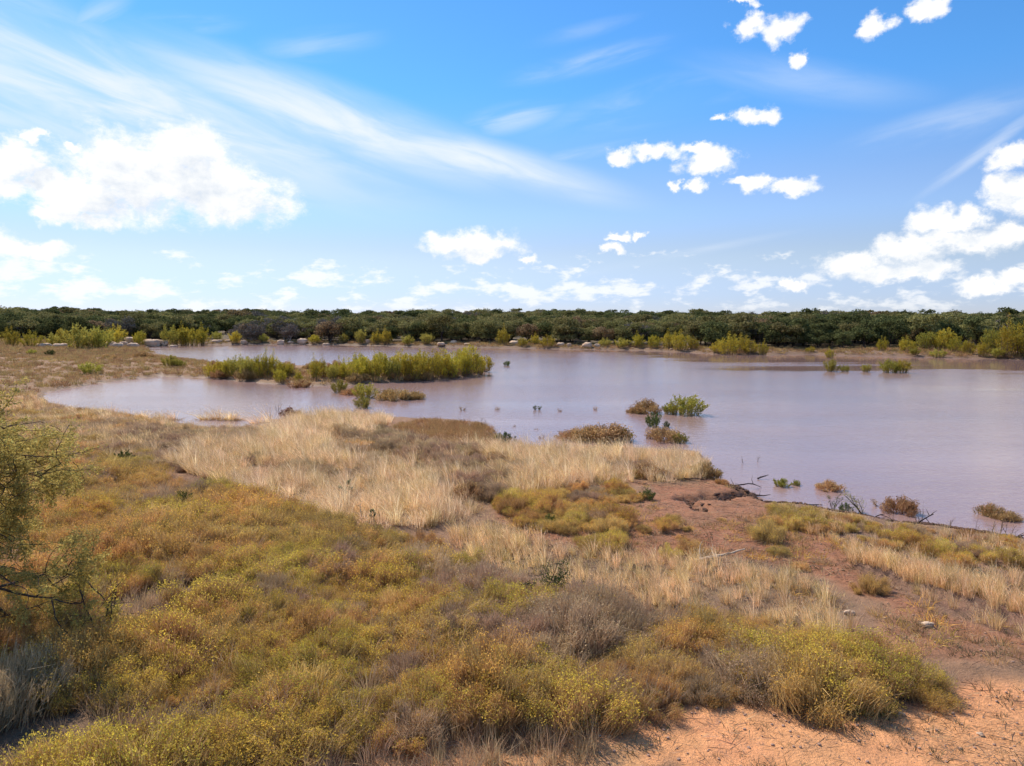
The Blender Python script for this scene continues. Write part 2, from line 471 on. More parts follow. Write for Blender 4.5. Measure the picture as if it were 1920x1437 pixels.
def ground_mat():
    m, g, out = new_mat('ground')
    at = g.node('ShaderNodeAttribute', attribute_name='soil')
    at2 = g.node('ShaderNodeAttribute', attribute_name='damp')
    tc = g.node('ShaderNodeTexCoord'); P = tc.outputs['Object']
    big = g.noise(P, .55, 5, .6); mid = g.noise(P, 3.2, 6, .65); fine = g.noise(P, 22.0, 5, .7); grit = g.noise(P, 75.0, 2, .6)
    c = at.outputs['Color']
    c = g.hsv(c, g.math('MULTIPLY_ADD', big, .03, .485), 1.0, g.math('MULTIPLY_ADD', mid, .9, .55))
    c = g.mix(g.step(big, .48, .68, 0, .45), c, g.hsv(c, .49, .9, .68))
    c = g.mix(g.step(fine, .55, .65, 0, .6), c, g.hsv(c, .5, .8, .42))
    c = g.mix(g.math('MULTIPLY', g.step(g.noise(P, 1.7, 6, .7, .6), .56, .64), g.step(fine, .42, .57, 0, .65)), c, g.hsv(c, .485, .85, .5))   # crusts of old leaf litter            # crumbs of old litter
    c = g.mix(g.step(grit, .64, .70, 0, .55), c, (.50, .40, .33))                  # pale grit
    c = g.mix(g.math('MULTIPLY', at2.outputs['Fac'], .75), c, g.hsv(c, .5, 1.05, .38))
    p = g.node('ShaderNodeBsdfPrincipled'); g.l.new(c, p.inputs['Base Color'])
    g.put(p.inputs['Roughness'], g.math('MULTIPLY_ADD', at2.outputs['Fac'], -.5, .97))
    p.inputs['Specular IOR Level'].default_value = .25
    h = g.math('ADD', g.math('MULTIPLY', mid, .6), g.math('MULTIPLY', fine, .35))
    bp = g.node('ShaderNodeBump'); bp.inputs['Strength'].default_value = 1.0; bp.inputs['Distance'].default_value = .14
    g.l.new(h, bp.inputs['Height']); g.l.new(bp.outputs[0], p.inputs['Normal'])
    g.l.new(p.outputs[0], out.inputs[0])
    return m

def water_mat():
    m, g, out = new_mat('muddy_water')
    tc = g.node('ShaderNodeTexCoord'); P = tc.outputs['Object']
    at = g.node('ShaderNodeAttribute', attribute_name='calm')
    st = g.noise(g.vec('MULTIPLY', P, (.014, .075, 1)), 1.0, 4, .6, .4)
    calm = g.step(g.math('ADD', at.outputs['Fac'], g.math('MULTIPLY', g.math('SUBTRACT', st, .5), 1.6)), .45, .62)
    p = g.node('ShaderNodeBsdfPrincipled')
    bl = g.noise(g.vec('MULTIPLY', P, (.05, .09, 1)), 1.0, 3, .5)
    g.l.new(g.mix(g.step(bl, .35, .65), (.295, .188, .168), (.335, .206, .172)), p.inputs['Base Color'])
    p.inputs['IOR'].default_value = 1.44
    g.put(p.inputs['Roughness'], g.math('MULTIPLY_ADD', calm, -.11, .15))
    r1 = g.noise(g.vec('MULTIPLY', P, (3.4, 6.5, 1)), 1.0, 3, .55, .2)
    r2 = g.noise(g.vec('MULTIPLY', P, (.9, 1.9, 1)), 1.0, 2, .5)
    bp = g.node('ShaderNodeBump'); bp.inputs['Distance'].default_value = .032
    g.put(bp.inputs['Strength'], g.math('MULTIPLY', g.math('MULTIPLY_ADD', calm, -.50, .58), g.step(st, .3, .7, 1.35, .55)))
    g.l.new(g.math('ADD', r1, g.math('MULTIPLY', r2, 1.2)), bp.inputs['Height'])
    g.l.new(bp.outputs[0], p.inputs['Normal'])
    g.l.new(p.outputs[0], out.inputs[0])
    return m

def rock_mat():
    m, g, out = new_mat('sandstone')
    tc = g.node('ShaderNodeTexCoord'); oi = g.node('ShaderNodeObjectInfo')
    P = g.vec('ADD', tc.outputs['Object'], oi.outputs['Location'])
    n = g.noise(P, 1.2, 6, .65); s = g.noise(g.vec('MULTIPLY', P, (.6, .6, 5.0)), 1.0, 4, .6)
    c = g.mix(g.step(n, .35, .65), (.56, .36, .22), (.68, .50, .35))
    c = g.mix(g.step(s, .55, .7, 0, .6), c, (.24, .15, .10))
    p = g.node('ShaderNodeBsdfPrincipled'); g.l.new(c, p.inputs['Base Color']); p.inputs['Roughness'].default_value = .95
    bp = g.node('ShaderNodeBump'); bp.inputs['Strength'].default_value = .6; bp.inputs['Distance'].default_value = .15
    g.l.new(n, bp.inputs['Height']); g.l.new(bp.outputs[0], p.inputs['Normal'])
    g.l.new(p.outputs[0], out.inputs[0])
    return m

M = {
    'ground': ground_mat(), 'water': water_mat(), 'rock': rock_mat(),
    'oak_dark': leaf_mat('oak_dark', [(.088, .104, .038), (.125, .132, .050), (.16, .158, .062)], .35, .02),
    'oak_olive': leaf_mat('oak_olive', [(.20, .19, .068), (.24, .21, .08), (.27, .23, .10)], .35, .02),
    'oak_rust': leaf_mat('oak_rust', [(.23, .155, .085), (.27, .175, .09), (.28, .21, .11)], .35, .02),
    'oak_grey': leaf_mat('oak_grey', [(.22, .185, .155), (.19, .16, .135), (.16, .14, .08)], .1, .02),
    'willow': leaf_mat('willow', [(.46, .37, .045), (.56, .41, .05), (.36, .34, .07)], .4, .08),
    'willow_green': leaf_mat('willow_green', [(.38, .335, .065), (.46, .37, .07), (.28, .28, .07)], .4, .08),
    'green': leaf_mat('green', [(.075, .11, .035), (.11, .14, .045), (.18, .18, .05)], .3, .2),
    'gold': leaf_mat('gold', [(.76, .465, .105), (.68, .44, .11), (.80, .54, .125)], .43, .16),
    'lime': leaf_mat('lime', [(.66, .475, .08), (.58, .43, .09), (.74, .56, .08)], .43, .16),
    'gold_twig': leaf_mat('gold_twig', [(.60, .36, .145), (.53, .34, .145), (.64, .43, .18)], .33, .16),
    'dead': leaf_mat('dead', [(.50, .335, .21), (.56, .38, .23), (.42, .30, .17)], .35, .2),
    'brown': leaf_mat('brown', [(.50, .29, .13), (.43, .26, .12), (.54, .35, .15)], .3, .2),
    'red': leaf_mat('red', [(.22, .06, .045), (.26, .09, .05), (.2, .1, .05)], .2, .2),
    'blond': leaf_mat('blond', [(.92, .67, .39), (.80, .54, .27), (.97, .80, .53)], .42, .22, .5),
    'tan': leaf_mat('tan', [(.88, .59, .30), (.76, .52, .24), (.93, .70, .42)], .42, .3, .5),
    'pasture': leaf_mat('pasture', [(.47, .285, .14), (.49, .325, .14), (.40, .29, .12)], .3, .06, .5),
    'sage': leaf_mat('sage', [(.14, .125, .065), (.18, .14, .08), (.12, .115, .055)], .2, .3),
    'mesquite': leaf_mat('mesquite', [(.56, .45, .13), (.50, .41, .125), (.32, .31, .10)], .5, .1, .6),
    'cactus': leaf_mat('cactus', [(.10, .11, .05), (.13, .13, .06), (.20, .18, .10)], .0, .3),
    'bark': bark_mat('bark', (.050, .036, .030), (.11, .085, .072)),
    'grey_wood': bark_mat('grey_wood', (.25, .21, .19), (.44, .39, .35), 14),
    'pale_wood': bark_mat('pale_wood', (.45, .33, .23), (.62, .50, .38), 14),
    'wet_wood': bark_mat('wet_wood', (.028, .02, .018), (.07, .05, .045), 14),
    'stem': bark_mat('stem', (.13, .085, .06), (.22, .15, .10), 20),
}

# ------------------------------------------------------------------ object helpers
COL = scene.collection
def obj(name, me, parent=None):
    o = bpy.data.objects.new(name, me); COL.objects.link(o)
    if parent: o.parent = parent
    if name in ('flower_heads', 'twigs'): o['kind'] = 'stuff'
    return o
def tag(o, label=None, cat=None, group=None, kind=None):
    if label: o['label'] = label
    if cat: o['category'] = cat
    if group: o['group'] = group
    if kind: o['kind'] = kind
    return o
def place(name, parts, label, cat, loc, rotz=0.0, scale=1.0, group=None):
    """an Empty at the base of the thing with its parts as children; copies share mesh data"""
    e = bpy.data.objects.new(name, None); COL.objects.link(e)
    e.empty_display_size = .2
    e.location = loc; e.rotation_euler = (0, 0, rotz)
    e.scale = (scale,) * 3 if np.isscalar(scale) else scale
    tag(e, label, cat, group)
    for pn, me in parts:
        obj(pn, me, e)
    return e

def gn_scatter(name, pts, rotz, scl, idx, meshes, label, cat):
    """uncountable cover: one object, points with meshes set on them"""
    src = bpy.data.collections.new(name + '_source')
    for i, me in enumerate(meshes):
        src.objects.link(bpy.data.objects.new('%s_piece_%02d' % (name, i), me))
    n = len(pts)
    me = bpy.data.meshes.new(name)
    me.vertices.add(n); me.vertices.foreach_set('co', np.asarray(pts, np.float32).ravel())
    rot = np.zeros((n, 3), np.float32); rot[:, 2] = rotz
    scl = np.asarray(scl, np.float32)
    if scl.ndim == 1: scl = np.repeat(scl[:, None], 3, 1)
    a = me.attributes.new('rot', 'FLOAT_VECTOR', 'POINT'); a.data.foreach_set('vector', rot.ravel())
    a = me.attributes.new('scl', 'FLOAT_VECTOR', 'POINT'); a.data.foreach_set('vector', scl.ravel())
    a = me.attributes.new('idx', 'INT', 'POINT'); a.data.foreach_set('value', np.asarray(idx, np.int32))
    o = obj(name, me)
    ng = bpy.data.node_groups.new(name, 'GeometryNodeTree')
    ng.interface.new_socket('Geometry', in_out='INPUT', socket_type='NodeSocketGeometry')
    ng.interface.new_socket('Geometry', in_out='OUTPUT', socket_type='NodeSocketGeometry')
    gi = ng.nodes.new('NodeGroupInput'); go = ng.nodes.new('NodeGroupOutput')
    iop = ng.nodes.new('GeometryNodeInstanceOnPoints')
    ci = ng.nodes.new('GeometryNodeCollectionInfo'); ci.inputs['Collection'].default_value = src
    ci.inputs['Separate Children'].default_value = True; ci.inputs['Reset Children'].default_value = True
    def na(nm, t):
        k = ng.nodes.new('GeometryNodeInputNamedAttribute'); k.data_type = t; k.inputs['Name'].default_value = nm
        return k.outputs['Attribute']
    L = ng.links.new
    L(gi.outputs[0], iop.inputs['Points']); L(ci.outputs[0], iop.inputs['Instance'])
    iop.inputs['Pick Instance'].default_value = True
    L(na('idx', 'INT'), iop.inputs['Instance Index']); L(na('rot', 'FLOAT_VECTOR'), iop.inputs['Rotation']); L(na('scl', 'FLOAT_VECTOR'), iop.inputs['Scale'])
    L(iop.outputs[0], go.inputs[0])
    md = o.modifiers.new('scatter', 'NODES'); md.node_group = ng
    tag(o, label, cat, kind='stuff')
    return o

# ------------------------------------------------------------------ the ground and the water
def build_ground():
    ang = np.concatenate([np.arange(-180, -50, 4.0), np.arange(-50, 50, .25), np.arange(50, 180, 4.0)])
    rr = [2.5]
    while rr[-1] < 90: rr.append(rr[-1] * 1.0095 + .004)
    while rr[-1] < 9000: rr.append(rr[-1] * 1.03)
    rr = np.array(rr); na, nr = len(ang), len(rr)
    A, Rr = np.meshgrid(np.radians(ang), rr)
    x = (np.sin(A) * Rr).ravel(); y = (np.cos(A) * Rr).ravel()
    z = np.concatenate([height(x[i:i + 40000], y[i:i + 40000]) for i in range(0, len(x), 40000)])
    sd = np.concatenate([water_sd(x[i:i + 40000], y[i:i + 40000]) for i in range(0, len(x), 40000)])
    zc = height(np.array([0.0]), np.array([0.0]))[0]
    v = np.concatenate([np.stack([x, y, z], 1), [[0, 0, zc]]])
    i = np.arange(nr - 1)[:, None] * na; k = np.arange(na)[None]; k2 = (k + 1) % na
    q = np.stack([i + k, i + k2, i + na + k2, i + na + k], -1)[..., ::-1].reshape(-1, 4)
    kk = np.arange(na); t = np.stack([np.full(na, len(x)), (kk + 1) % na, kk], 1)[:, ::-1]
    mb = MB(); mb.add(v, q, t[:, ::-1])
    me = mb.mesh('ground', M['ground'], True)
    me.flip_normals() if me.polygons[0].normal.z < 0 else None
    # soil kinds
    n1 = fbm(x * .5, y * .5, 51, 4) - .5; n2 = fbm(x * .5, y * .5, 61, 4) - .5
    px, py = to_px(x, y, z)
    front = y > 1.0
    jx, jy = px + n1 * 130, py + n2 * 60
    col = np.tile(np.array([.30, .17, .095]), (len(x), 1))
    r = np.hypot(x, y)
    def paint(mask, c): col[mask & front] = c
    paint(r > 60, (.31, .18, .095))
    paint((r > 150), (.23, .14, .085))
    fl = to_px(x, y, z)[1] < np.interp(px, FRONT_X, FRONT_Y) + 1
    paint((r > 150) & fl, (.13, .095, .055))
    paint(inpoly(jx, jy, Z_WEED), (.23, .14, .08)); paint(inpoly(jx, jy, Z_BLOND), (.33, .20, .11)); paint(inpoly(jx, jy, Z_BROWN), (.24, .14, .08))
    paint(inpoly(jx, jy, Z_MUD) | inpoly(jx, jy, Z_GOLD), (.37, .165, .083)); paint(inpoly(jx, jy, Z_TAN), (.27, .17, .10))
    paint(inpoly(jx, jy, Z_RIGHT) | inpoly(jx, jy, Z_SHORE), (.27, .155, .10)); paint(inpoly(jx, jy, Z_TRACK), (.36, .165, .085))
    paint(inpoly(jx, jy, Z_SAND) & (n1 + n2 < .22), (.78, .365, .155))
    paint((py > 1395) & (px > 330) & (px < 1200) & (n1 > -.06), (.68, .35, .155))
    col[~front] = (.40, .23, .13)
    # smooth along the grid so that soils run into each other
    c2 = col.reshape(nr, na, 3)
    for _ in range(3):
        c2[1:-1] = (c2[:-2] + c2[1:-1] * 2 + c2[2:]) / 4; c2 = (np.roll(c2, 1, 1) + c2 * 2 + np.roll(c2, -1, 1)) / 4
    col = c2.reshape(-1, 3)
    rgba = np.ones((len(x) + 1, 4), np.float32); rgba[:-1, :3] = col; rgba[-1, :3] = col[0]
    at = me.attributes.new('soil', 'FLOAT_COLOR', 'POINT'); at.data.foreach_set('color', rgba.ravel())
    damp = np.exp(-np.maximum(z, 0) / .11) * (r < 120) + np.exp(-np.maximum(z, 0) / .12) * (r >= 120) * .6
    gd = 0
    for L in GULLY: gd = gd + np.exp(-(segdist(x, y, L, False) / .22) ** 2)
    damp = np.clip(damp + gd, 0, 1)
    at = me.attributes.new('damp', 'FLOAT', 'POINT'); at.data.foreach_set('value', np.append(damp, 0).astype(np.float32))
    tag(obj('ground', me), 'sandy red earth around the muddy lake', 'ground', kind='structure')

FRONT_X = [-800, 0, 250, 400, 640, 760, 1000, 1280, 1340, 1450, 1580, 1700, 1920, 2600]
FRONT_Y = [636, 637, 640, 640, 642, 643, 645, 649, 652, 654, 654, 651, 651, 652]
build_ground()

def build_water():
    xs = np.concatenate([np.arange(-160, 200, 4.0), np.arange(200, 700, 25.0)]); ys = np.concatenate([np.arange(8, 330, 4.0)])
    X, Y = np.meshgrid(xs, ys); x, y = X.ravel(), Y.ravel(); nx = len(xs)
    i = np.arange(len(ys) - 1)[:, None] * nx; k = np.arange(nx - 1)[None]
    q = np.stack([i + k, i + k + 1, i + nx + k + 1, i + nx + k], -1).reshape(-1, 4)
    mb = MB(); mb.add(np.stack([x, y, np.zeros_like(x)], 1), q)
    me = mb.mesh('lake_water', M['water'], True)
    far_edge = [p for p in WPOLY[:19]]
    d = segdist(x, y, far_edge, False)
    d2 = segdist(x, y, WPOLY, True)
    right = sstep(x / np.maximum(y, 1), .0, .5)
    calm = np.maximum(np.exp(-d / (14 + 38 * right)) * 1.15, np.exp(-d2 / 2.0) * .45)
    at = me.attributes.new('calm', 'FLOAT', 'POINT'); at.data.foreach_set('value', calm.astype(np.float32))
    tag(obj('lake_water', me), 'calm muddy brown lake water reflecting the sky', 'water', kind='structure')
build_water()
# ------------------------------------------------------------------ plants: prototypes
def oak(seed, h, w, n_leaf, leaf, kind, low=.16):
    rng = np.random.default_rng(seed)
    tr = MB(); cr = MB()
    top, d = limb(rng, (0, 0, -.3), (rng.normal() * .12, rng.normal() * .12, 1), h * .45, 4, .10)
    tube(tr, top, np.linspace(.22, .12, 5) * h / 6, 6)
    nl = 13
    for i in range(nl):
        a = i / nl * 6.28 * 2.4 + rng.uniform(0, .6)
        t = rng.uniform(0, 1) ** .8
        zc = h * (low + .14 + (.80 - low - .14) * t)
        rr = w * .5 * math.sqrt(max(0.05, 1 - ((zc / h - .48) / .52) ** 2)) * rng.uniform(.45, .82)
        c = np.array([math.cos(a) * rr, math.sin(a) * rr, zc])
        Rl = w * rng.uniform(.15, .26)
        s = top[min(4, 1 + int(t * 3))]
        mid = (s + c) / 2 + rng.normal(size=3) * .2
        tube(tr, [s, mid, c], [.07 * h / 6, .045 * h / 6, .02 * h / 6], 4)
        n = int(n_leaf / nl)
        dd = rdir(rng, n); dd[:, 2] = np.where(dd[:, 2] < -.25, -dd[:, 2], dd[:, 2])
        lump = 1 + .25 * np.sin(dd[:, 0] * 5 + seed) * np.sin(dd[:, 1] * 5 + i)
        P = c + dd * (Rl * lump * rng.uniform(.62, 1.08, n))[:, None] * np.array([1.1, 1.1, .8])
        P[:, 2] = np.maximum(P[:, 2], h * low * rng.uniform(.4, 1.2, n))
        leaves(cr, P, rdir(rng, n), unit(dd + rdir(rng, n) * .7), leaf * rng.uniform(.6, 1.2, n), leaf * rng.uniform(.8, 1.6, n))
        if kind == 'oak_grey':
            k = 60
            e = c + rdir(rng, k) * Rl * 1.25
            strands(cr, np.repeat(((s + c) / 2)[None], k, 0), e, .05, rng)
    return [('trunk', tr.mesh('oak_trunk', M['bark'] if kind != 'oak_grey' else M['grey_wood'])), ('crown', cr.mesh('oak_crown', M[kind]))]

def willow(seed, h, w, n_stem, n_leaf, ll, lw, mat, spread=.5):
    rng = np.random.default_rng(seed)
    st = MB(); lf = MB()
    per = n_leaf // n_stem
    for i in range(n_stem):
        a = rng.uniform(0, 6.28); o = math.sqrt(rng.uniform()) * w * .5
        b = np.array([math.cos(a) * o * .55, math.sin(a) * o * .55, -.1])
        hh = h * rng.uniform(.6, 1.0) * (1 - .45 * (o / (w * .5)) ** 2)
        tip = np.array([math.cos(a) * o, math.sin(a) * o, hh]) + rng.normal(size=3) * .06 * h
        mid = b * .45 + tip * .55 + np.array([0, 0, .10 * hh])
        tube(st, [b, mid, tip], [.018 * h / 2.5, .012 * h / 2.5, .004 * h / 2.5], 4)
        t = rng.beta(2.0, 1.3, per)[:, None]
        P = (b * (1 - t) + mid * t) * (1 - t) + (mid * (1 - t) + tip * t) * t
        r = (.05 + .10 * (1 - np.abs(t * 2 - 1.1))) * h
        dd = rdir(rng, per); dd[:, 2] = np.abs(dd[:, 2]) * .9 + .35
        leaves(lf, P + dd * r * rng.uniform(.1, 1, (per, 1)), unit(dd + np.array([0, 0, .3])), rdir(rng, per), lw * rng.uniform(.6, 1.2, per), ll * rng.uniform(.6, 1.3, per))
    return [('stems', st.mesh('willow_stems', M['stem'])), ('foliage', lf.mesh('willow_foliage', M[mat]))]

def weed_clump(seed, r, h, n_tw, n_fl, mat_f, mat_t, fl=.022, tww=.007):
    """a broomweed bush: wiry stems, a dome of fine twigs and tiny flower heads"""
    rng = np.random.default_rng(seed)
    st = MB(); tw = MB(); hd = MB()
    ns = 16
    dirs = rdir(rng, ns); dirs[:, 2] = np.abs(dirs[:, 2]) + .5; dirs = unit(dirs)
    strands(st, np.column_stack([rng.normal(size=(ns, 2)) * .02, np.full(ns, -.04)]), dirs * np.array([r * .8, r * .8, h * .8]) , .012, rng)
    # an uneven, flat-topped canopy of many small sprays
    nb = 22
    ra = r * np.sqrt(rng.uniform(0, 1, nb)); aa = rng.uniform(0, 6.28, nb)
    c = np.stack([np.cos(aa) * ra, np.sin(aa) * ra, h * (.42 + .5 * rng.uniform(size=nb)) * (1 - .45 * (ra / r) ** 2)], 1)
    br = rng.uniform(.16, .34, nb) * r
    k = rng.integers(0, nb, n_tw)
    d = rdir(rng, n_tw); d[:, 2] = d[:, 2] * .8 + .4; d = unit(d)
    e = c[k] + d * (br[k] * (.35 + 1.0 * rng.beta(2, 2.2, n_tw)))[:, None]
    e[:, 2] = np.maximum(e[:, 2], rng.uniform(.05, .35, n_tw) * h)
    L = rng.uniform(.08, .27, n_tw)[:, None] * (r / .5)
    root = np.array([0, 0, -.15])
    ax = unit(unit(e - root) * .8 + np.array([0, 0, .55]) + rng.normal(size=(n_tw, 3)) * .30)
    strands(tw, e - ax * L, e, tww, rng)
    k = rng.integers(0, nb, n_fl)
    d = rdir(rng, n_fl); d[:, 2] = d[:, 2] * .7 + .45; d = unit(d)
    p = c[k] + d * (br[k] * (.4 + .95 * rng.beta(2.4, 2, n_fl)))[:, None]; p[:, 2] = np.maximum(p[:, 2], rng.uniform(.1, .4, n_fl) * h)
    leaves(hd, p, unit(rdir(rng, n_fl) + np.array([0, 0, .6])), unit(rdir(rng, n_fl) + d * .8 + np.array([0, 0, .6])), fl * rng.uniform(.5, 1.1, n_fl), fl * rng.uniform(.8, 2.2, n_fl))
    a, b = st.mesh('weed_stems', M['stem']), tw.mesh('weed_twigs', M[mat_t])
    return [('stems', a), ('twigs', b), ('flower_heads', hd.mesh('weed_heads', M[mat_f]))]

def joined(parts, name):
    """one mesh of several parts (for uncountable cover)"""
    vs_, qs, ts, mi_q, mi_t, mats, off = [], [], [], [], [], [], 0
    for pn, me in parts:
        n = len(me.vertices); co = np.empty(n * 3, np.float32); me.vertices.foreach_get('co', co); vs_.append(co.reshape(-1, 3))
        nl = len(me.loops); li = np.empty(nl, np.int32); me.loops.foreach_get('vertex_index', li)
        npoly = len(me.polygons); tot = np.empty(npoly, np.int32); me.polygons.foreach_get('loop_total', tot)
        stt = np.empty(npoly, np.int32); me.polygons.foreach_get('loop_start', stt)
        s4 = stt[tot == 4]; s3 = stt[tot == 3]
        m = me.materials[0]
        if m not in mats: mats.append(m)
        if len(s4): qs.append(li[s4[:, None] + np.arange(4)] + off); mi_q.append(np.full(len(s4), mats.index(m)))
        if len(s3): ts.append(li[s3[:, None] + np.arange(3)] + off); mi_t.append(np.full(len(s3), mats.index(m)))
        off += n
    mb = MB(); mb.v = vs_; mb.q = qs; mb.t = ts
    me = mb.mesh(name, None)
    for m in mats: me.materials.append(m)
    me.polygons.foreach_set('material_index', np.concatenate(mi_q + mi_t).astype(np.int32))
    return me

def tuft(seed, n, h, r0, out, lean, w, mat, heads=0):
    rng = np.random.default_rng(seed)
    mb = MB()
    a = rng.uniform(0, 6.28, n); o = np.sqrt(rng.uniform(0, 1, n))
    b = np.stack([np.cos(a) * o * r0, np.sin(a) * o * r0, np.full(n, -.03)], 1)
    hh = h * rng.uniform(.5, 1.08, n)
    ho = np.stack([np.cos(a), np.sin(a)], 1) * (o * out)[:, None] + rng.normal(size=(n, 2)) * out * .35 + np.array(lean)
    tip = b.copy(); tip[:, :2] += ho * hh[:, None]; tip[:, 2] = hh * (1 - .25 * np.hypot(ho[:, 0], ho[:, 1]))
    bend = np.zeros((n, 3)); bend[:, :2] = -ho * hh[:, None] * .16; bend[:, 2] = hh * .06
    strands(mb, b, tip, w * rng.uniform(.6, 1.3, n), rng, bend)
    if heads:
        k = rng.integers(0, n, heads)
        ax = unit(tip[k] - b[k]) + rng.normal(size=(heads, 3)) * .3
        leaves(mb, tip[k] - ax * .07 * rng.uniform(0, 1.5, (heads, 1)), ax, rdir(rng, heads), w * 1.1, .11)
    return mb.mesh('grass_tuft', M[mat])

def boulder(seed, flat=.6):
    rng = np.random.default_rng(seed)
    n, mth = 14, 9
    th = np.linspace(0, math.pi, mth); ph = np.arange(n) / n * 2 * math.pi
    T, Pp = np.meshgrid(th, ph, indexing='ij')
    d = np.stack([np.sin(T) * np.cos(Pp), np.sin(T) * np.sin(Pp), np.cos(T)], -1)
    e = 0.72
    box = np.sign(d) * np.abs(d) ** e                          # blocky
    v = box * np.array([1, .75, flat])
    k = rng.normal(size=(6, 3)); ofs = rng.uniform(.55, .9, 6)
    for a, o in zip(unit(k), ofs):                             # broken faces
        s = v @ a; v = v - np.maximum(s - o, 0)[..., None] * a
    v = v + rng.normal(size=v.shape) * .06
    v[0] = v[0].mean(0); v[-1] = v[-1].mean(0); v[..., 2] += flat * .55
    q = [(i * n + j, i * n + (j + 1) % n, (i + 1) * n + (j + 1) % n, (i + 1) * n + j) for i in range(mth - 1) for j in range(n)]
    mb = MB(); mb.add(v.reshape(-1, 3), q=np.array(q)[:, ::-1])
    return mb.mesh('boulder', M['rock'])

def zat(x, y):
    return np.maximum(height(np.asarray(x, float), np.asarray(y, float)), 0.0)

# ------------------------------------------------------------------ the wood on the far shore
OAKS = {}
for i, (kind, low) in enumerate((('oak_dark', .02), ('oak_olive', .04), ('oak_rust', .05), ('oak_grey', .12))):
    OAKS[kind] = [oak(100 + i * 10 + k, 5.6 + .5 * k, 6.0 + .5 * (k % 2), 2600 if kind != 'oak_grey' else 900, .30, kind, low) for k in range(3)]
LM = [(-900, 60, 'at the left picture edge'), (60, 120, 'left of the flat slabs'), (120, 200, 'behind the big green willow'), (200, 330, 'behind the pale boulders'), (330, 400, 'behind the yellow thicket'), (400, 480, 'by the bare gap'),
      (480, 560, 'behind the round brown boulder'), (560, 680, 'behind the reddish boulder'), (680, 790, 'beyond the spit'), (790, 900, 'beyond the spit tip'), (900, 1010, 'behind the long grey slab'), (1010, 1090, 'behind the white boulder'),
      (1090, 1160, 'behind the wide grey boulder'), (1160, 1250, 'behind the low green thicket'), (1250, 1330, 'behind the willow pair'), (1330, 1470, 'behind the mud flat thicket'), (1470, 1600, 'above the bare mud flat'),
      (1600, 1690, 'behind the bank grass'), (1690, 1780, 'behind the bank willows'), (1780, 3000, 'behind the great right willows')]
KNAME = {'oak_dark': 'dark green', 'oak_olive': 'olive green', 'oak_rust': 'brownish', 'oak_grey': 'half bare grey'}

def build_wood():
    rng = np.random.default_rng(5)
    P = []
    r = 150.0
    while r < 1000:
        step = 5.4 if r < 330 else 5.4 + (r - 330) * .012
        for a in np.arange(-58, 58, math.degrees(step / r)):
            P.append((a + rng.normal() * math.degrees(step * .28 / r), r + rng.normal() * step * .3))
        r += step * (.9 if r < 330 else 1.1)
    P = np.array(P); a = np.radians(P[:, 0]); x, y = np.sin(a) * P[:, 1], np.cos(a) * P[:, 1]
    z = zat(x, y); sd = water_sd(x, y); px, py = to_px(x, y, z)
    ok = (py < np.interp(px, FRONT_X, FRONT_Y)) & (sd > 4)
    gap = (fbm(x * .03, y * .03, 71, 3) > .66) & (P[:, 1] < 400)
    gap |= (np.abs(px - 745) < 9) & (py > 620) | (np.abs(px - 420) < 22) & (py > 628)
    ok &= ~gap
    x, y, z, px, py, rr = x[ok], y[ok], z[ok], px[ok], py[ok], P[ok, 1]
    n = len(x)
    tone = fbm(x * .02, y * .02, 81, 3) + rng.normal(size=n) * .2
    kind = np.where(tone < .46, 0, np.where(tone < .62, 1, np.where(tone < .70, 2, 1)))
    kind[rng.uniform(size=n) < .05] = 3
    left = (px > 430) & (px < 640) & (py > 628); kind[left & (rng.uniform(size=n) < .4)] = 3
    dk = (px > 1470) & (px < 1585) & (py > 640); kind[dk] = 0
    var = rng.integers(0, 3, n); sc = .66 + .68 * rng.beta(1.6, 1.8, n); rz = rng.uniform(0, 6.28, n)
    sc = np.where(rr > 330, sc * (.8 + .6 * rng.uniform(size=n) ** 2), sc)
    names = list(OAKS)
    vis = (px > -30) & (px < 1950)
    order = np.argsort(rr + np.where(vis, 0, 1e5))
    ind = order[:290]
    front_r = {}
    for i in ind:
        b = int(px[i] // 30); front_r[b] = min(front_r.get(b, 1e9), rr[i])
    for i in ind:
        row = 'front' if rr[i] < front_r[int(px[i] // 30)] + 7 else 'inner'
        lm = next(t for lo, hi, t in LM if lo <= px[i] < hi)
        k = names[kind[i]]
        size = 'small' if sc[i] < .84 else ('tall' if sc[i] > 1.02 else 'rounded')
        place('oak_tree', OAKS[k][var[i]], '%s %s oak, %s row, %s' % (size, KNAME[k], row, lm), 'tree',
              (x[i], y[i], z[i]), rz[i], (sc[i] * 1.08, sc[i] * 1.08, sc[i]), 'oaks along the far shore')
    rest = order[290:]
    src = [joined(OAKS[k][v], 'oak_joined') for k in names for v in range(3)]
    gn_scatter('woodland', np.stack([x, y, z], 1)[rest], rz[rest], np.stack([sc * 1.1, sc * 1.1, sc], 1)[rest], kind[rest] * 3 + var[rest], src,
               'dense oak woodland stretching back to the skyline', 'woodland')
    # two crowns that stand above the skyline
    for pxx, rr_, s_, lab in ((553, 420, 1.5, 'tall oak crown standing highest above the skyline'), (612, 400, 1.32, 'second crown rising above the skyline beside the tallest oak'), (1080, 460, 1.2, 'broad low crown on the skyline in mid picture')):
        d = px_dir(pxx, 600); a_ = math.atan2(d[0], d[1]); X, Y = math.sin(a_) * rr_, math.cos(a_) * rr_
        place('oak_tree', OAKS['oak_dark'][1], lab, 'tree', (X, Y, float(zat([X], [Y])[0])), 1.0, s_)
build_wood()

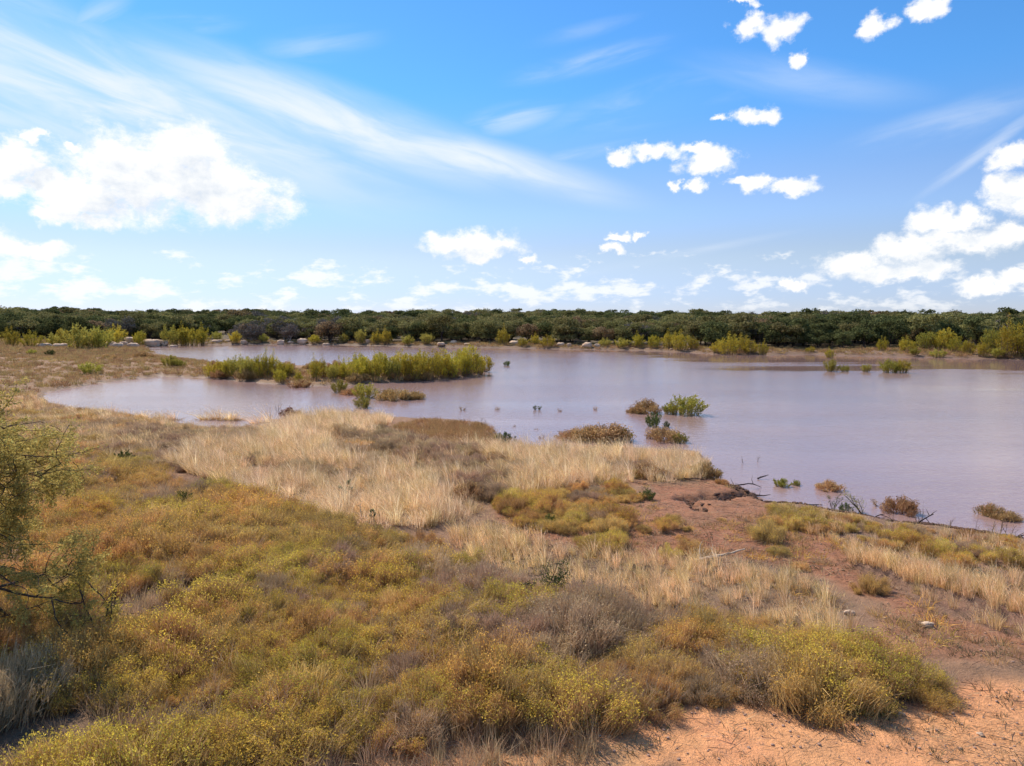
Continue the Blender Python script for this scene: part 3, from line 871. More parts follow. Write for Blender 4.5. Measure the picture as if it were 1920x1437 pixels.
# ------------------------------------------------------------------ willows and shrubs at the water
W_Y = [willow(200 + k, 2.7 + .3 * k, 2.6 + .4 * (k % 2), 34, 2600, .22, .062, 'willow') for k in range(3)]
W_G = [willow(210 + k, 2.5 + .3 * k, 2.4 + .4 * (k % 2), 34, 2400, .22, .062, 'willow_green') for k in range(3)]
S_G = [willow(220 + k, 1.2, 1.5, 26, 2200, .10, .042, 'green') for k in range(2)]
S_W = [willow(230 + k, 1.3, 1.7, 40, 3400, .10, .040, 'willow_green') for k in range(2)]
S_B = [weed_clump(240 + k, .75, .7, 1300, 700, 'brown', 'brown', .05, .022) for k in range(3)]
S_R = [weed_clump(246, .7, .9, 900, 900, 'red', 'dead', .07, .02)]

def at_px(px, py):
    x, y, z = ground_pt(px, py)
    return x, y, z

def put(name, proto, label, cat, px, py, hpx, base_h, group=None, wide=1.0, rot=None, water=False):
    if water:
        p = plane_pt(px, py); x, y, z = float(p[0]), float(p[1]), float(height(np.array([p[0]]), np.array([p[1]]))[0])
        z = max(z, -.04)
    else:
        x, y, z = at_px(px, py)
    dist = y * CP + (H - z) * SP
    s = hpx / FPX * dist / base_h * (1.22 if name in ('willow_bush', 'flooded_bush') else 1.08)
    return place(name, proto, label, cat, (x, y, z - .03), random.uniform(0, 6.28) if rot is None else rot, (s * wide, s * wide, s), group)

far_w = [  # px, py base, height px, kind, width, label
    (20, 650, 30, 'y', 1.0, 'yellow willow bush at the left edge of the far shore'), (62, 652, 26, 'y', 1.3, 'wide yellow willow bush second from the left edge'),
    (100, 651, 24, 'g', 1.0, 'greenish willow between two yellow ones at far left'), (118, 650, 30, 'y', 1.2, 'bright yellow willow left of the flat pale boulders'),
    (150, 655, 42, 'g', 1.3, 'big green willow in front of the left wood'), (185, 655, 38, 'g', 1.3, 'big green willow just left of the stacked boulders'),
    (218, 646, 30, 'y', 1.2, 'golden willow above the stacked boulders'), (262, 647, 24, 'y', .9, 'small yellow willow right of the stacked boulders'),
    (318, 648, 34, 'g', .9, 'greenish willow at the left end of the big yellow thicket'), (338, 648, 32, 'y', 1.2, 'yellow willow left half of the big far shore thicket'),
    (358, 648, 30, 'y', 1.2, 'yellow willow in the middle of the big far shore thicket'), (378, 647, 30, 'y', 1.1, 'yellow willow at the right end of the big far shore thicket'),
    (408, 640, 18, 'g', 1.2, 'small willow under the gap in the wood'), (441, 645, 20, 'y', 1.1, 'orange tinted willow left of the reddish boulders'),
    (495, 644, 14, 'g', 1.3, 'low green bush between the reddish boulders'), (590, 645, 14, 'y', 1.5, 'low yellow bush right of the reddish boulder'),
    (645, 645, 16, 'g', 1.2, 'green bush on the shore behind the first spit willows'), (677, 646, 26, 'd', 1.0, 'pointed dark green bush on the far shore'),
    (706, 645, 20, 'y', 1.2, 'yellowish bush left of the bare gap in the wood'), (725, 645, 24, 'y', 1.1, 'yellow bush just left of the bare gap'),
    (765, 646, 16, 'g', 1.4, 'low green bush right of the bare gap'), (800, 647, 20, 'g', 1.5, 'wide green bush beyond the spit'),
    (942, 647, 28, 'y', 1.0, 'lone olive yellow bush in the shade of the oaks'), (980, 649, 14, 'y', 1.4, 'low bush left of the shore reeds'),
    (1005, 650, 17, 'y', 1.5, 'low yellow thicket, left part, near the white boulder'), (1028, 650, 18, 'y', 1.5, 'low yellow thicket, right part, near the white boulder'),
    (1135, 652, 14, 'g', 1.5, 'low green bush right of the grey boulders'), (1165, 654, 16, 'g', 1.6, 'low green thicket, left part, right of the boulders'),
    (1195, 654, 22, 'y', 1.4, 'yellow green bush in the middle of the low thicket'), (1226, 653, 22, 'y', 1.0, 'golden upright bush at the thicket end'),
    (1255, 656, 26, 'y', 1.3, 'yellow willow left one of a pair over dark water'), (1275, 656, 30, 'y', 1.2, 'yellow willow right one of a pair over dark water'),
    (1300, 658, 20, 'y', 1.0, 'small willow right of the pair'), (1345, 662, 18, 'y', 1.4, 'low bush at the left of the mud flat thicket'),
    (1366, 663, 34, 'y', 1.2, 'tallest yellow willow on the mud flat'), (1388, 663, 28, 'y', 1.4, 'yellow willow right of the tallest on the mud flat'),
    (1408, 664, 20, 'y', 1.4, 'lower willow in the mud flat thicket'), (1430, 665, 22, 'y', 1.0, 'round yellow willow closing the mud flat thicket'),
    (1556, 672, 16, 'y', 1.2, 'small yellow bush at the water edge of the mud flat'), (1655, 658, 22, 'y', .9, 'golden bush on the bank left of the low willows'),
    (1700, 660, 24, 'y', 1.3, 'yellow bush on the low bank'), (1735, 656, 34, 'g', 1.2, 'green yellow willow on the bank'), (1768, 656, 36, 'y', 1.2, 'tall yellow willow on the bank'),
    (1795, 660, 26, 'y', 1.2, 'bank willow left of the orange bushes'), (1815, 664, 22, 'y', 1.3, 'orange yellow bank bush'), (1840, 668, 24, 'y', 1.3, 'golden bush before the great right willow'),
    (1862, 664, 48, 'g', 1.0, 'great green willow near the right edge'), (1885, 668, 56, 'y', 1.0, 'great yellow willow at the right edge'),
    (1912, 671, 50, 'y', 1.1, 'great willow cut by the right picture edge'), (1950, 673, 50, 'g', 1.1, 'willow just beyond the right edge'),
    (1760, 669, 14, 'g', 1.8, 'low weeds on the bank by the water'), (1870, 672, 18, 'g', 1.8, 'dark low bush under the great willow'), (1715, 668, 12, 'g', 1.6, 'low bush on the bank at the waterline'),
    (1520, 662, 9, 'y', 2.0, 'thin low bush on the bare mud flat')]
for (px, py, hp, k, wd, lab) in far_w:
    pr = {'y': W_Y, 'g': W_G, 'd': W_G}[k]
    i = random.randrange(3); bh = 2.7 + .3 * i if k == 'y' else 2.5 + .3 * i
    put('willow_bush', pr[i], lab, 'bush', px, py, hp, bh, 'willows on the far shore', wd)

# the spit with its willow thicket
spit = [(395, 708, 26), (412, 706, 30), (428, 708, 34), (446, 706, 38), (462, 709, 44), (480, 706, 36), (496, 708, 44), (510, 706, 40), (528, 710, 32), (543, 708, 28),
        (588, 712, 38), (602, 708, 34), (622, 712, 32), (640, 710, 36), (660, 712, 40), (682, 708, 42), (700, 711, 40), (720, 708, 44), (738, 711, 42), (756, 708, 46), (774, 710, 46),
        (792, 706, 44), (808, 709, 46), (826, 705, 44), (842, 706, 44), (858, 703, 42), (880, 700, 52), (874, 703, 38), (896, 700, 36), (912, 697, 28),
        (672, 696, 32), (712, 695, 34), (750, 694, 34), (790, 694, 34), (830, 692, 34), (862, 692, 34), (560, 716, 20), (525, 718, 24)]
left_n = right_n = 0
ords = ['first', 'second', 'third', 'fourth', 'fifth', 'sixth', 'seventh', 'eighth', 'ninth', 'tenth', 'eleventh', 'twelfth', 'thirteenth', 'fourteenth', 'fifteenth', 'sixteenth', 'seventeenth', 'eighteenth', 'nineteenth', 'twentieth']
spit_front = sorted([s for s in spit if s[1] >= 698 or s[0] > 900])
for s in spit:
    px, py, hp = s
    hp *= .92; yel = (px > 740) or (random.random() < .7); i = random.randrange(3)
    if px == 880: lab = 'tallest bright yellow willow at the tip of the spit'
    elif py < 697: lab = 'willow in the back row of the spit thicket, %s from the left' % ords[[672, 712, 750, 790, 830, 862, 912].index(px)]
    elif px < 570: left_n += 1; lab = '%s willow from the left in the left clump on the spit' % ords[left_n - 1] if left_n <= 10 else 'low green willow at the waterline of the spit'
    else: right_n += 1; lab = '%s willow along the front of the right spit thicket' % ords[min(right_n, 20) - 1]
    if px == 560: lab = 'low bush in the gap between the two spit clumps'
    if px == 525: lab = 'low green willow at the waterline of the left spit clump'
    put('willow_bush', (W_Y if yel else W_G)[i], lab, 'bush', px, py, hp, (2.7 if yel else 2.5) + .3 * i, 'willows on the spit', 1.0)

def sapling(seed, h, n_stem, mat, leaf, dense, wood='bark', spread=.35):
    rng = np.random.default_rng(seed); st, lf = MB(), MB()
    for i in range(n_stem):
        a = rng.uniform(0, 6.28)
        pts, d = limb(rng, (rng.normal() * .03, rng.normal() * .03, -.05), (math.cos(a) * spread, math.sin(a) * spread, 1), h * rng.uniform(.7, 1), 6, .10)
        tube(st, pts, np.linspace(.016, .006, 7) * h, 5)
        for j in range(5):
            q = pts[rng.integers(2, 7)]
            p2, d2 = limb(rng, q, rdir(rng, 1)[0] * .9 + np.array([0, 0, .6]), h * rng.uniform(.18, .38), 3, .15)
            tube(st, p2, np.linspace(.006, .002, 4) * h, 4)
            n = dense
            if n:
                t = rng.uniform(.1, 1.05, n)[:, None]
                leaves(lf, p2[0] + (p2[-1] - p2[0]) * t + rng.normal(size=(n, 3)) * .045 * h, rdir(rng, n) + d2 * .5, rdir(rng, n), leaf * .35, leaf * rng.uniform(.6, 1.3, n))
    parts = [('stems', st.mesh('sapling_stems', M[wood], True))]
    if dense: parts.append(('foliage', lf.mesh('sapling_foliage', M[mat])))
    return parts
TWIG = sapling(710, 1.0, 6, 'dead', .12, 8, 'stem', .8)
TWIGG = sapling(711, 1.0, 6, 'green', .14, 14, 'stem', .5)
# bushes standing in the water and along the near shore
wet = [(1285, 777, 34, S_W[0], 1.3, 1.45, 'rounded yellow green bush standing in the open water'), (1258, 776, 20, S_W[1], 1.3, 1.2, 'lower green bush beside the rounded one in the water'),
       (1210, 774, 24, S_B[0], .8, 1.0, 'pointed brown bush in the water left of the green one'), (1190, 774, 10, S_B[1], .8, 1.3, 'low brown weeds at the left end of the flooded row'),
       (1226, 801, 26, S_G[0], 1.2, 1.0, 'small fresh green sapling in the shallows'), (1250, 801, 12, S_G[1], 1.2, .8, 'tiny green sprig right of the fresh green sapling'),
       (1245, 826, 24, S_B[2], .8, 1.3, 'brown weed bush behind the tip of the blond grass'), (1275, 830, 18, S_W[0], 1.3, 1.2, 'thin green bush at the tip of the blond grass'),
       (1075, 824, 18, S_B[0], .8, 1.5, 'left part of the brown weed mound in the shallows'), (1105, 826, 26, S_B[1], .8, 1.3, 'middle of the brown weed mound in the shallows'),
       (1140, 826, 32, S_B[2], .8, 1.2, 'tallest part of the brown weed mound in the shallows'), (1168, 826, 22, S_W[1], 1.3, 1.2, 'greenish bush at the right end of the brown mound'),
       (947, 834, 24, S_G[1], 1.2, 1.1, 'dark green bush at the edge of the shallows'), (935, 826, 14, S_W[0], 1.3, 1.2, 'small pale bush behind the dark green one'),
       (686, 746, 26, S_W[0], 1.3, 1.3, 'olive bush in the water before the spit'), (660, 740, 12, S_B[0], .8, 1.5, 'dark low weeds in the water left of the olive bush'),
       (638, 736, 22, S_W[1], 1.3, 1.0, 'thin yellow green bush in the bay before the spit'), (742, 749, 20, S_B[1], .8, 1.5, 'brown bush in the water right of the olive bush'),
       (772, 748, 14, S_B[2], .8, 1.6, 'sparse brown twigs right of the brown water bush'), (680, 765, 20, S_W[0], 1.3, 1.1, 'yellowish bush nearest the blond grass in the bay'),
       (562, 726, 14, S_B[2], .8, 1.4, 'brown weed hump at the waterline of the spit'), (951, 686, 9, S_G[0], 1.2, 1.2, 'lone green sprig in open water right of the spit'),
       (1559, 697, 22, W_G[0], 2.5, 1.2, 'upright yellow green bush in the far right water'), (1585, 697, 12, W_G[1], 2.8, 1.4, 'low bush right of the upright one in the far water'),
       (1624, 698, 16, W_G[2], 3.1, 1.3, 'middle bush of the far right water group'), (1668, 699, 24, W_G[0], 2.5, 1.4, 'left half of the largest bush in the far right water'),
       (1690, 699, 22, W_Y[0], 2.7, 1.4, 'right half of the largest bush in the far right water'),
       (1555, 918, 18, S_B[0], .8, 1.2, 'round brown weed clump afloat off the near right shore'), (1465, 912, 16, S_W[1], 1.3, 1.4, 'sparse green twigs off the muddy point'),
       (1492, 910, 12, S_W[0], 1.3, 1.0, 'small twiggy sprig right of the sparse green twigs'),
       (1688, 962, 30, S_B[1], .8, .9, 'brown green bush right of the flooded sapling'), (1650, 950, 16, TWIG, 1.0, 1.6, 'thin brown weeds behind the flooded sapling'),
       (1858, 966, 22, S_B[0], .8, 1.0, 'left hump of the brown weeds near the right edge'), (1885, 973, 18, S_B[2], .8, 1.3, 'right hump of the brown weeds near the right edge'),
       (868, 770, 9, TWIG, 1.0, 1.3, 'tiny twig clump in open water left of the paired sprigs'), (932, 769, 8, TWIG, 1.0, 1.3, 'tiny brown sprig in the open water'), (1003, 769, 9, TWIGG, 1.0, .9, 'tiny green sprig, left one of a pair'),
       (1012, 769, 8, TWIGG, 1.0, .9, 'tiny green sprig, right one of a pair'), (1050, 772, 7, TWIG, 1.0, 1.3, 'low twig clump in mid water'), (1116, 769, 8, TWIG, 1.0, 1.3, 'tiny twig clump right of mid water'),
       (1015, 822, 8, TWIG, 1.0, 1.3, 'dark twig tuft in the shallows off the blond grass'), (965, 800, 5, TWIG, 1.0, 1.3, 'flat floating twigs off the brown point'), (1005, 806, 5, TWIG, 1.0, 1.3, 'flat dark twigs floating in the shallows')]
for (px, py, hp, pr, bh, wd, lab) in wet:
    put('flooded_bush', pr, lab, 'bush', px, py, hp, bh, 'bushes standing in the water', wd, water=True)
land = [(545, 784, 20, S_R[0], .95, 1.2, 'reddish weed at the edge of the blond grass'), (235, 878, 34, S_G[0], 1.2, .9, 'dark green bush in the left scrub'), (345, 955, 36, S_G[1], 1.2, 1.0, 'green bush among the golden weeds'),
        (240, 955, 24, S_G[0], 1.2, .8, 'small dark bush in the left weeds'), (170, 700, 22, S_W[0], 1.3, 1.5, 'olive bush on the grassy left point'), (320, 688, 22, S_W[1], 1.3, 1.3, 'olive green bush, left of two on the point tip'),
        (335, 689, 16, S_W[0], 1.3, 1.2, 'olive green bush, right of two on the point tip'), (268, 672, 14, S_B[0], .8, 1.3, 'dark twiggy bush on the point by the far water'), (95, 668, 12, S_G[0], 1.2, 1.3, 'grey green bush on the left grassland'),
        (205, 673, 9, S_B[2], .8, 1.4, 'low brown weed on the grassland'), (60, 665, 10, S_W[1], 1.3, 1.4, 'low bush behind the grey green one'), (1215, 895, 28, S_B[2], .8, 1.2, 'grey brown weed at the foot of the blond grass'),
        (1322, 896, 28, S_B[0], .8, 1.0, 'brown bush at the very tip of the grassy point'), (885, 935, 30, S_B[1], .8, 1.1, 'round brown weed clump in the blond grass'), (1215, 938, 22, S_G[1], 1.2, 1.1, 'low green bush on the bare mud'),
        (1030, 985, 22, S_G[0], 1.2, .8, 'little green tuft before the golden clumps'), (1585, 962, 22, S_G[1], 1.2, .9, 'green bush on the bank by the flooded sapling'),
        (1515, 968, 20, S_B[2], .8, 1.3, 'grey weed bush on the muddy bank'), (620, 905, 16, S_G[1], 1.2, .6, 'green shoot in the blond grass')]
for (px, py, hp, pr, bh, wd, lab) in land:
    put('low_bush', pr, lab, 'bush', px, py, hp, bh, None, wd)

# ------------------------------------------------------------------ sandstone boulders
BO = [boulder(300 + k, f) for k, f in enumerate((.55, .8, .4, .65, .5))]
rocks = [(205, 651, 26, 0, 'flat pale boulder under the golden willow'), (222, 652, 24, 4, 'long pale slab at the water left of the stack'), (244, 645, 22, 1, 'top boulder of the pale stack'), (250, 652, 20, 3, 'lower boulder of the pale stack'),
         (232, 650, 16, 1, 'dark creviced boulder inside the stack'), (82, 652, 30, 2, 'flat orange slab at far left'), (114, 652, 28, 2, 'flat pale slab right of the orange one'), (285, 649, 36, 2, 'low slab ledge by the water'),
         (305, 648, 20, 3, 'small boulder on the low ledge'), (278, 641, 18, 2, 'grey slab above the low ledge'), (326, 651, 14, 2, 'tiny rock at the right of the ledge'), (458, 645, 14, 0, 'reddish rock left of the bare trunks'),
         (527, 645, 15, 1, 'round brown boulder by the bare trunks'), (545, 645, 12, 2, 'small flat rock between the two reddish boulders'), (568, 645, 20, 3, 'large reddish boulder on the far shore'), (612, 646, 14, 2, 'flat rock right of the large reddish boulder'),
         (690, 646, 12, 1, 'orange rock beside the pointed bush'), (826, 650, 18, 2, 'pale flat rock beyond the spit'), (850, 648, 16, 0, 'rock right of the pale flat one'), (876, 647, 12, 2, 'small reddish rock beyond the spit tip'), (968, 646, 26, 2, 'long grey slab under the oaks'),
         (1052, 652, 18, 4, 'grey boulder lying by the white one'), (1067, 651, 11, 1, 'upright white boulder at the water'), (1100, 651, 22, 0, 'wide grey boulder right of the white one'), (1120, 650, 12, 3, 'small grey rock at the end of the row'),
         (1259, 658, 6, 3, 'tiny white rock under the willow pair'), (408, 645, 20, 2, 'flat ledge under the gap in the wood'), (428, 644, 14, 2, 'thin ledge right of the gap')]
for (px, py, wp, k, lab) in rocks:
    x, y, z = at_px(px, py); s = wp / FPX * y * .5
    o = tag(obj('boulder', BO[k]), lab, 'boulder', 'sandstone boulders on the far shore')
    o.location = (x, y, z - .1 * s); o.rotation_euler = (0, 0, random.uniform(-.5, .5) + (math.pi if random.random() < .5 else 0)); o.scale = (s,) * 3
# ------------------------------------------------------------------ broomweed of the foreground
WEEDS = {'gold': [weed_clump(400 + k, .62, .46, 3400, 1900, 'gold', 'gold_twig', .015) for k in range(5)],
         'lime': [weed_clump(410 + k, .60, .50, 2800, 2800, 'lime', 'gold_twig', .016) for k in range(5)],
         'dead': [weed_clump(420 + k, .55, .44, 3000, 900, 'dead', 'dead', .014) for k in range(3)]}
def jitter_grid(x0, x1, y0, y1, cell, rng):
    xs = np.arange(x0, x1, cell); ys = np.arange(y0, y1, cell)
    X, Y = np.meshgrid(xs, ys); n = X.size
    return X.ravel() + rng.uniform(-.5, .5, n) * cell, Y.ravel() + rng.uniform(-.5, .5, n) * cell

def in_zone(x, y, z, zones, jit=14, seed=0):
    px, py = to_px(x, y, z)
    j = (fbm(x * .7, y * .7, 90 + seed, 3) - .5) * 2 * jit
    m = np.zeros(len(x), bool)
    for q in zones: m |= inpoly(px + j * 1.5, py + j, q)
    return m & (y > 3)

def build_weeds():
    rng = np.random.default_rng(21)
    x, y = jitter_grid(-36, 34, 6, 56, .52, rng)
    z = zat(x, y); sd = water_sd(x, y); px, py = to_px(x, y, z)
    main = in_zone(x, y, z, [Z_WEED], 18)
    hole = fbm(x * .42, y * .42, 130, 3)
    keep = main & (hole > .31)
    sparse = in_zone(x, y, z, [Z_GOLD], 12) & (hole > .43) | in_zone(x, y, z, [Z_SHORE], 10) & (hole > .36)
    few = in_zone(x, y, z, [Z_MUD, Z_RIGHT], 10) & (rng.uniform(size=len(x)) < .08) | in_zone(x, y, z, [Z_LEFT], 10) & (rng.uniform(size=len(x)) < .55)
    few |= in_zone(x, y, z, [Z_BLOND], 5) & (rng.uniform(size=len(x)) < .03) | in_zone(x, y, z, [Z_SAND], 5) & (py < 1380) & (rng.uniform(size=len(x)) < .012)
    bare = in_zone(x, y, z, [Z_BARE], 6) & (rng.uniform(size=len(x)) < .93)
    ok = (keep | sparse | few) & (sd > .3) & ~bare
    x, y, z, px, py, main = x[ok], y[ok], z[ok], px[ok], py[ok], main[ok]
    n = len(x)
    tone = fbm(x * .30, y * .30, 140, 3) + rng.normal(size=n) * .05
    green = fbm(x * .33, y * .33, 150, 3) + rng.normal(size=n) * .09 + (py - 1190) / 1900
    kind = np.where(green > .56, 'lime', 'gold')
    kind = np.where((tone > .66) | (rng.uniform(size=n) < .06), 'dead', kind)
    var = np.array([rng.integers(0, len(WEEDS[k])) for k in kind])
    s = rng.uniform(.5, 1.25, n) * np.where(main, 1.0, .72) * (.40 + 1.25 * fbm(x * .6, y * .6, 160, 2))
    sz = s * rng.uniform(.75, 1.3, n); rz = rng.uniform(0, 6.28, n); sx = rng.uniform(.85, 1.35, n)
    vis = (px > -40) & (px < 1960) & (py < 1480)
    order = np.argsort(np.hypot(x, y) + np.where(vis, 0, 1e5))
    cn = {'gold': 'golden brown', 'lime': 'yellow green flowering', 'dead': 'grey brown dried'}
    def where(i):
        a, b = px[i], py[i]
        if b > 1290 and a > 1050: return 'at the edge of the orange sand'
        row = 'bottom edge' if b > 1340 else ('lower part' if b > 1240 else ('middle' if b > 1140 else 'upper part'))
        col = ['left corner', 'left side', 'mid left', 'centre', 'mid right', 'right tongue'][min(5, max(0, int(a // 290)))]
        return 'at %s of the weeds, %s' % (row, col)
    for i in order[:296]:
        k = kind[i]
        size = 'small' if s[i] < .75 else ('large' if s[i] > 1.05 else 'rounded')
        place('weed_bush', WEEDS[k][var[i]], '%s %s broomweed %s' % (size, cn[k], where(i)), 'weed', (x[i], y[i], z[i]), rz[i], (s[i] * sx[i], s[i] / sx[i] * 1.05, sz[i] * .95), 'broomweed bushes of the foreground')
    rest = order[296:]
    src, base = [], {}
    for k in WEEDS:
        base[k] = len(src); src += [joined(p, 'weed_joined') for p in WEEDS[k]]
    idx = np.array([base[kind[i]] + var[i] for i in rest])
    gn_scatter('broomweed_field', np.stack([x, y, z], 1)[rest], rz[rest], np.stack([s * sx, s / sx * 1.05, sz * .95], 1)[rest], idx, src, 'mass of golden and olive broomweed running back towards the lake', 'weeds')
build_weeds()

# ------------------------------------------------------------------ grasses and low cover
def cover(name, zones, cell, keep, meshes, label, cat, smin, smax, area=(-36, 34, 6, 75), jit=10, seed=0, minsd=.15, extra=None, hole=(.35, .6), without=()):
    rng = np.random.default_rng(500 + seed)
    x, y = jitter_grid(*area, cell, rng)
    m = water_sd(x, y) > minsd
    x, y = x[m], y[m]; z = zat(x, y)
    m = in_zone(x, y, z, zones, jit, seed)
    h = fbm(x * .55, y * .55, 170 + seed, 3)
    m &= rng.uniform(size=len(x)) < keep * (.35 + .65 * sstep(h, *hole))
    if without: m &= ~in_zone(x, y, z, without, 9, seed + 40)
    if extra is not None: m &= extra(x, y, z)
    x, y, z = x[m], y[m], z[m]; n = len(x)
    s = rng.uniform(smin, smax, n) * (.75 + .5 * fbm(x * .4, y * .4, 180 + seed, 2))
    return gn_scatter(name, np.stack([x, y, z], 1), rng.uniform(-.8, .8, n), s, rng.integers(0, len(meshes), n), meshes, label, cat)

T_BL = [tuft(600 + k, 80, .72 + .11 * k, .10 + .02 * (k % 3), .42 + .09 * (k % 3), (-.12 - .05 * k, -.04 + .03 * (k % 3)), .011, ('blond', 'blond', 'tan', 'blond', 'blond', 'blond')[k], 34) for k in range(6)] + [tuft(607, 70, .6, .2, .9, (-.2, 0), .011, 'tan', 20), tuft(609, 60, .5, .2, 1.0, (-.1, 0), .010, 'brown', 10)]
T_TN = [tuft(610 + k, 44, .62, .11, .38, (-.20, -.04), .009, 'tan', 14) for k in range(5)]
T_DD = [tuft(620 + k, 60, .46, .16, .55, (-.05, 0), .008, 'dead') for k in range(4)]
T_SG = [tuft(630 + k, 26, .13, .12, 1.2, (0, 0), .010, 'sage') for k in range(4)]
T_PA = [tuft(640 + k, 46, .42, .35, .6, (-.15, 0), .035, 'pasture') for k in range(4)]
T_LO = [tuft(645 + k, 40, .20, .18, 1.0, (-.1, 0), .010, ('brown', 'gold_twig', 'gold', 'dead')[k]) for k in range(4)]
T_BR = [tuft(650 + k, 60, .38, .25, .8, (-.1, 0), .012, 'brown') for k in range(4)]
SCRUB = [[(600, 822), (720, 812), (880, 850), (1000, 880), (930, 900), (760, 880), (650, 862)], [(820, 905), (960, 900), (970, 945), (860, 955)], [(450, 868), (620, 880), (700, 895), (640, 915), (470, 892)], [(1120, 868), (1230, 872), (1220, 888), (1130, 884)]]
TUSS_BASE = tuft(608, 70, .32, .30, .9, (0, 0), .014, 'brown')
cover('blond_grass', [Z_BLOND], .40, .95, T_BL, 'tall blond dry grass covering the point into the lake', 'grass', .5, 1.08, seed=1, jit=8, hole=(.30, .48), without=SCRUB)
cover('short_blond_grass', [Z_BLOND], .30, .8, [tuft(606 + k, 40, .5, .16, .6, (-.15, 0), .011, 'blond', 10) for k in range(3)], 'short bent dry grass between the tall blond tussocks', 'grass', .6, 1.3, seed=17, without=SCRUB)
cover('tan_grass', [Z_TAN], .28, .8, T_TN, 'tan dry grass between the weed field and the bare mud', 'grass', .6, 1.05, seed=2)
cover('sparse_grass', [Z_RIGHT, Z_SHORE], .30, .55, T_TN, 'thin tan grass on the right bank', 'grass', .45, 1.0, seed=3, without=[Z_BARE], hole=(.42, .62))
for (px, py, hp, k, lab) in [(268, 790, 26, 0, 'left grass tussock on the bay shore'), (300, 786, 20, 1, 'grass tussock standing in the bay, left one'), (325, 788, 18, 3, 'brown low tussock in the bay'), (385, 787, 20, 2, 'pale tussock in the bay left of the gap'), (408, 787, 22, 4, 'pale tussock in the bay beside the first'),
                             (432, 788, 24, 1, 'brownish tussock in the middle of the bay row'), (446, 788, 16, 3, 'short dark tussock right of the bay row'), (486, 797, 26, 2, 'bright tussock at the right end of the bay row'), (505, 800, 28, 5, 'bright tussock joining the blond grass')]:
    p = plane_pt(px, py); s_ = hp / FPX * p[1] / .95
    place('grass_tussock', [('blades', T_BL[k]), ('root_mat', TUSS_BASE)], lab, 'grass', (float(p[0]), float(p[1]), -.02), random.uniform(-.5, .5), (s_ * 2.6, s_ * 1.7, s_ * 1.15), 'tussocks standing in the bay')
def on_bank(x, y, z):
    d = segdist(x, y, BANK, False); (ax, ay), (bx, by) = BANK[0], BANK[-2]
    return (d < 1.5) & (((bx - ax) * (y - ay) - (by - ay) * (x - ax)) > 0)
cover('bank_grass', [Z_RIGHT, Z_TRACK], .22, .9, T_TN, 'line of tan grass along the rutted track bank', 'grass', .7, 1.1, seed=4, extra=on_bank, hole=(.1, .3))
cover('shore_grass', [[(120, 774), (230, 782), (330, 800), (440, 810), (520, 806), (520, 824), (430, 832), (300, 818), (180, 800)]], .5, .8, T_TN + T_BL[:3] + T_BR, 'strip of dry grass along the near left waterline', 'grass', .7, 1.2, seed=18, jit=6)
cover('dead_grass', [Z_WEED, Z_LEFT], .27, .75, T_DD, 'grey brown dead grass between the broomweed bushes', 'grass', .7, 1.4, seed=5, area=(-36, 34, 5, 60))
cover('weed_litter', [Z_MUD, Z_GOLD, Z_RIGHT, Z_SHORE, Z_TRACK, Z_TAN], .23, .55, T_SG + T_LO, 'low grey green weeds and litter on the red mud', 'weeds', .6, 1.3, seed=6, without=[Z_BARE])
Z_BOTTOM = [(200, 1400), (1150, 1380), (1080, 1500), (900, 1800), (-500, 1800), (-200, 1480)]
cover('sand_weeds', [Z_SAND, Z_BOTTOM], .26, .6, T_SG, 'small dark creeping weeds scattered on the orange sand', 'weeds', .45, 1.5, seed=7, area=(-12, 22, 5, 22), hole=(.42, .66))
cover('bottom_grass', [Z_BOTTOM], .20, .75, T_DD + T_SG, 'dead grass along the bottom edge of the weed field', 'grass', .5, 1.1, seed=8, area=(-12, 8, 6, 14))
cover('brown_weeds', [Z_BROWN], .30, .95, T_BR, 'low brown weeds on the rounded point', 'weeds', .8, 1.3, seed=9, jit=4)
cover('brown_scrub', SCRUB + [[(180, 784), (330, 808), (480, 812), (470, 840), (380, 850), (330, 885), (280, 880), (200, 840)]], .34, .85, T_BR + T_TN[:2] + [joined(p, 'weed_joined') for p in WEEDS['dead'][:2]], 'rusty brown weeds in the dry grass', 'weeds', .7, 1.4, seed=10)
cover('left_grass', [Z_LEFT], .4, .8, T_BR + T_TN, 'brown and tan grass on the shore behind the mesquite', 'grass', .8, 1.3, seed=11, area=(-70, 0, 25, 75))
Z_POINT = [(-900, 655), (0, 657), (240, 660), (300, 668), (420, 683), (440, 690), (420, 712), (300, 706), (150, 726), (70, 742), (-900, 748)]
Z_SPIT = [(380, 690), (430, 686), (540, 691), (620, 690), (900, 691), (920, 696), (880, 705), (800, 713), (700, 718), (600, 723), (520, 719), (440, 713), (390, 708)]
cover('pasture_grass', [Z_POINT], .9, .85, T_PA, 'short brown grass on the left point', 'grass', .7, 1.4, seed=12, area=(-190, -20, 60, 185), jit=3)
cover('spit_weeds', [Z_SPIT], .9, .9, T_PA + T_PA[:2] + [joined(S_B[0], 'weed_joined')], 'brown weeds under the willows of the spit', 'weeds', .9, 1.6, seed=13, area=(-50, 0, 74, 125), jit=2, minsd=0)
def bank_only(x, y, z):
    px, py = to_px(x, y, z); return py > np.interp(px, FRONT_X, FRONT_Y) - 1.5
cover('far_bank_grass', [[(-900, 620), (2600, 640), (2600, 700), (1300, 668), (0, 660), (-900, 660)]], 1.1, .85, T_PA, 'thin brown grass on the far bank', 'grass', .8, 1.9, seed=14, area=(-190, 260, 130, 260), jit=1, extra=bank_only, minsd=.8)

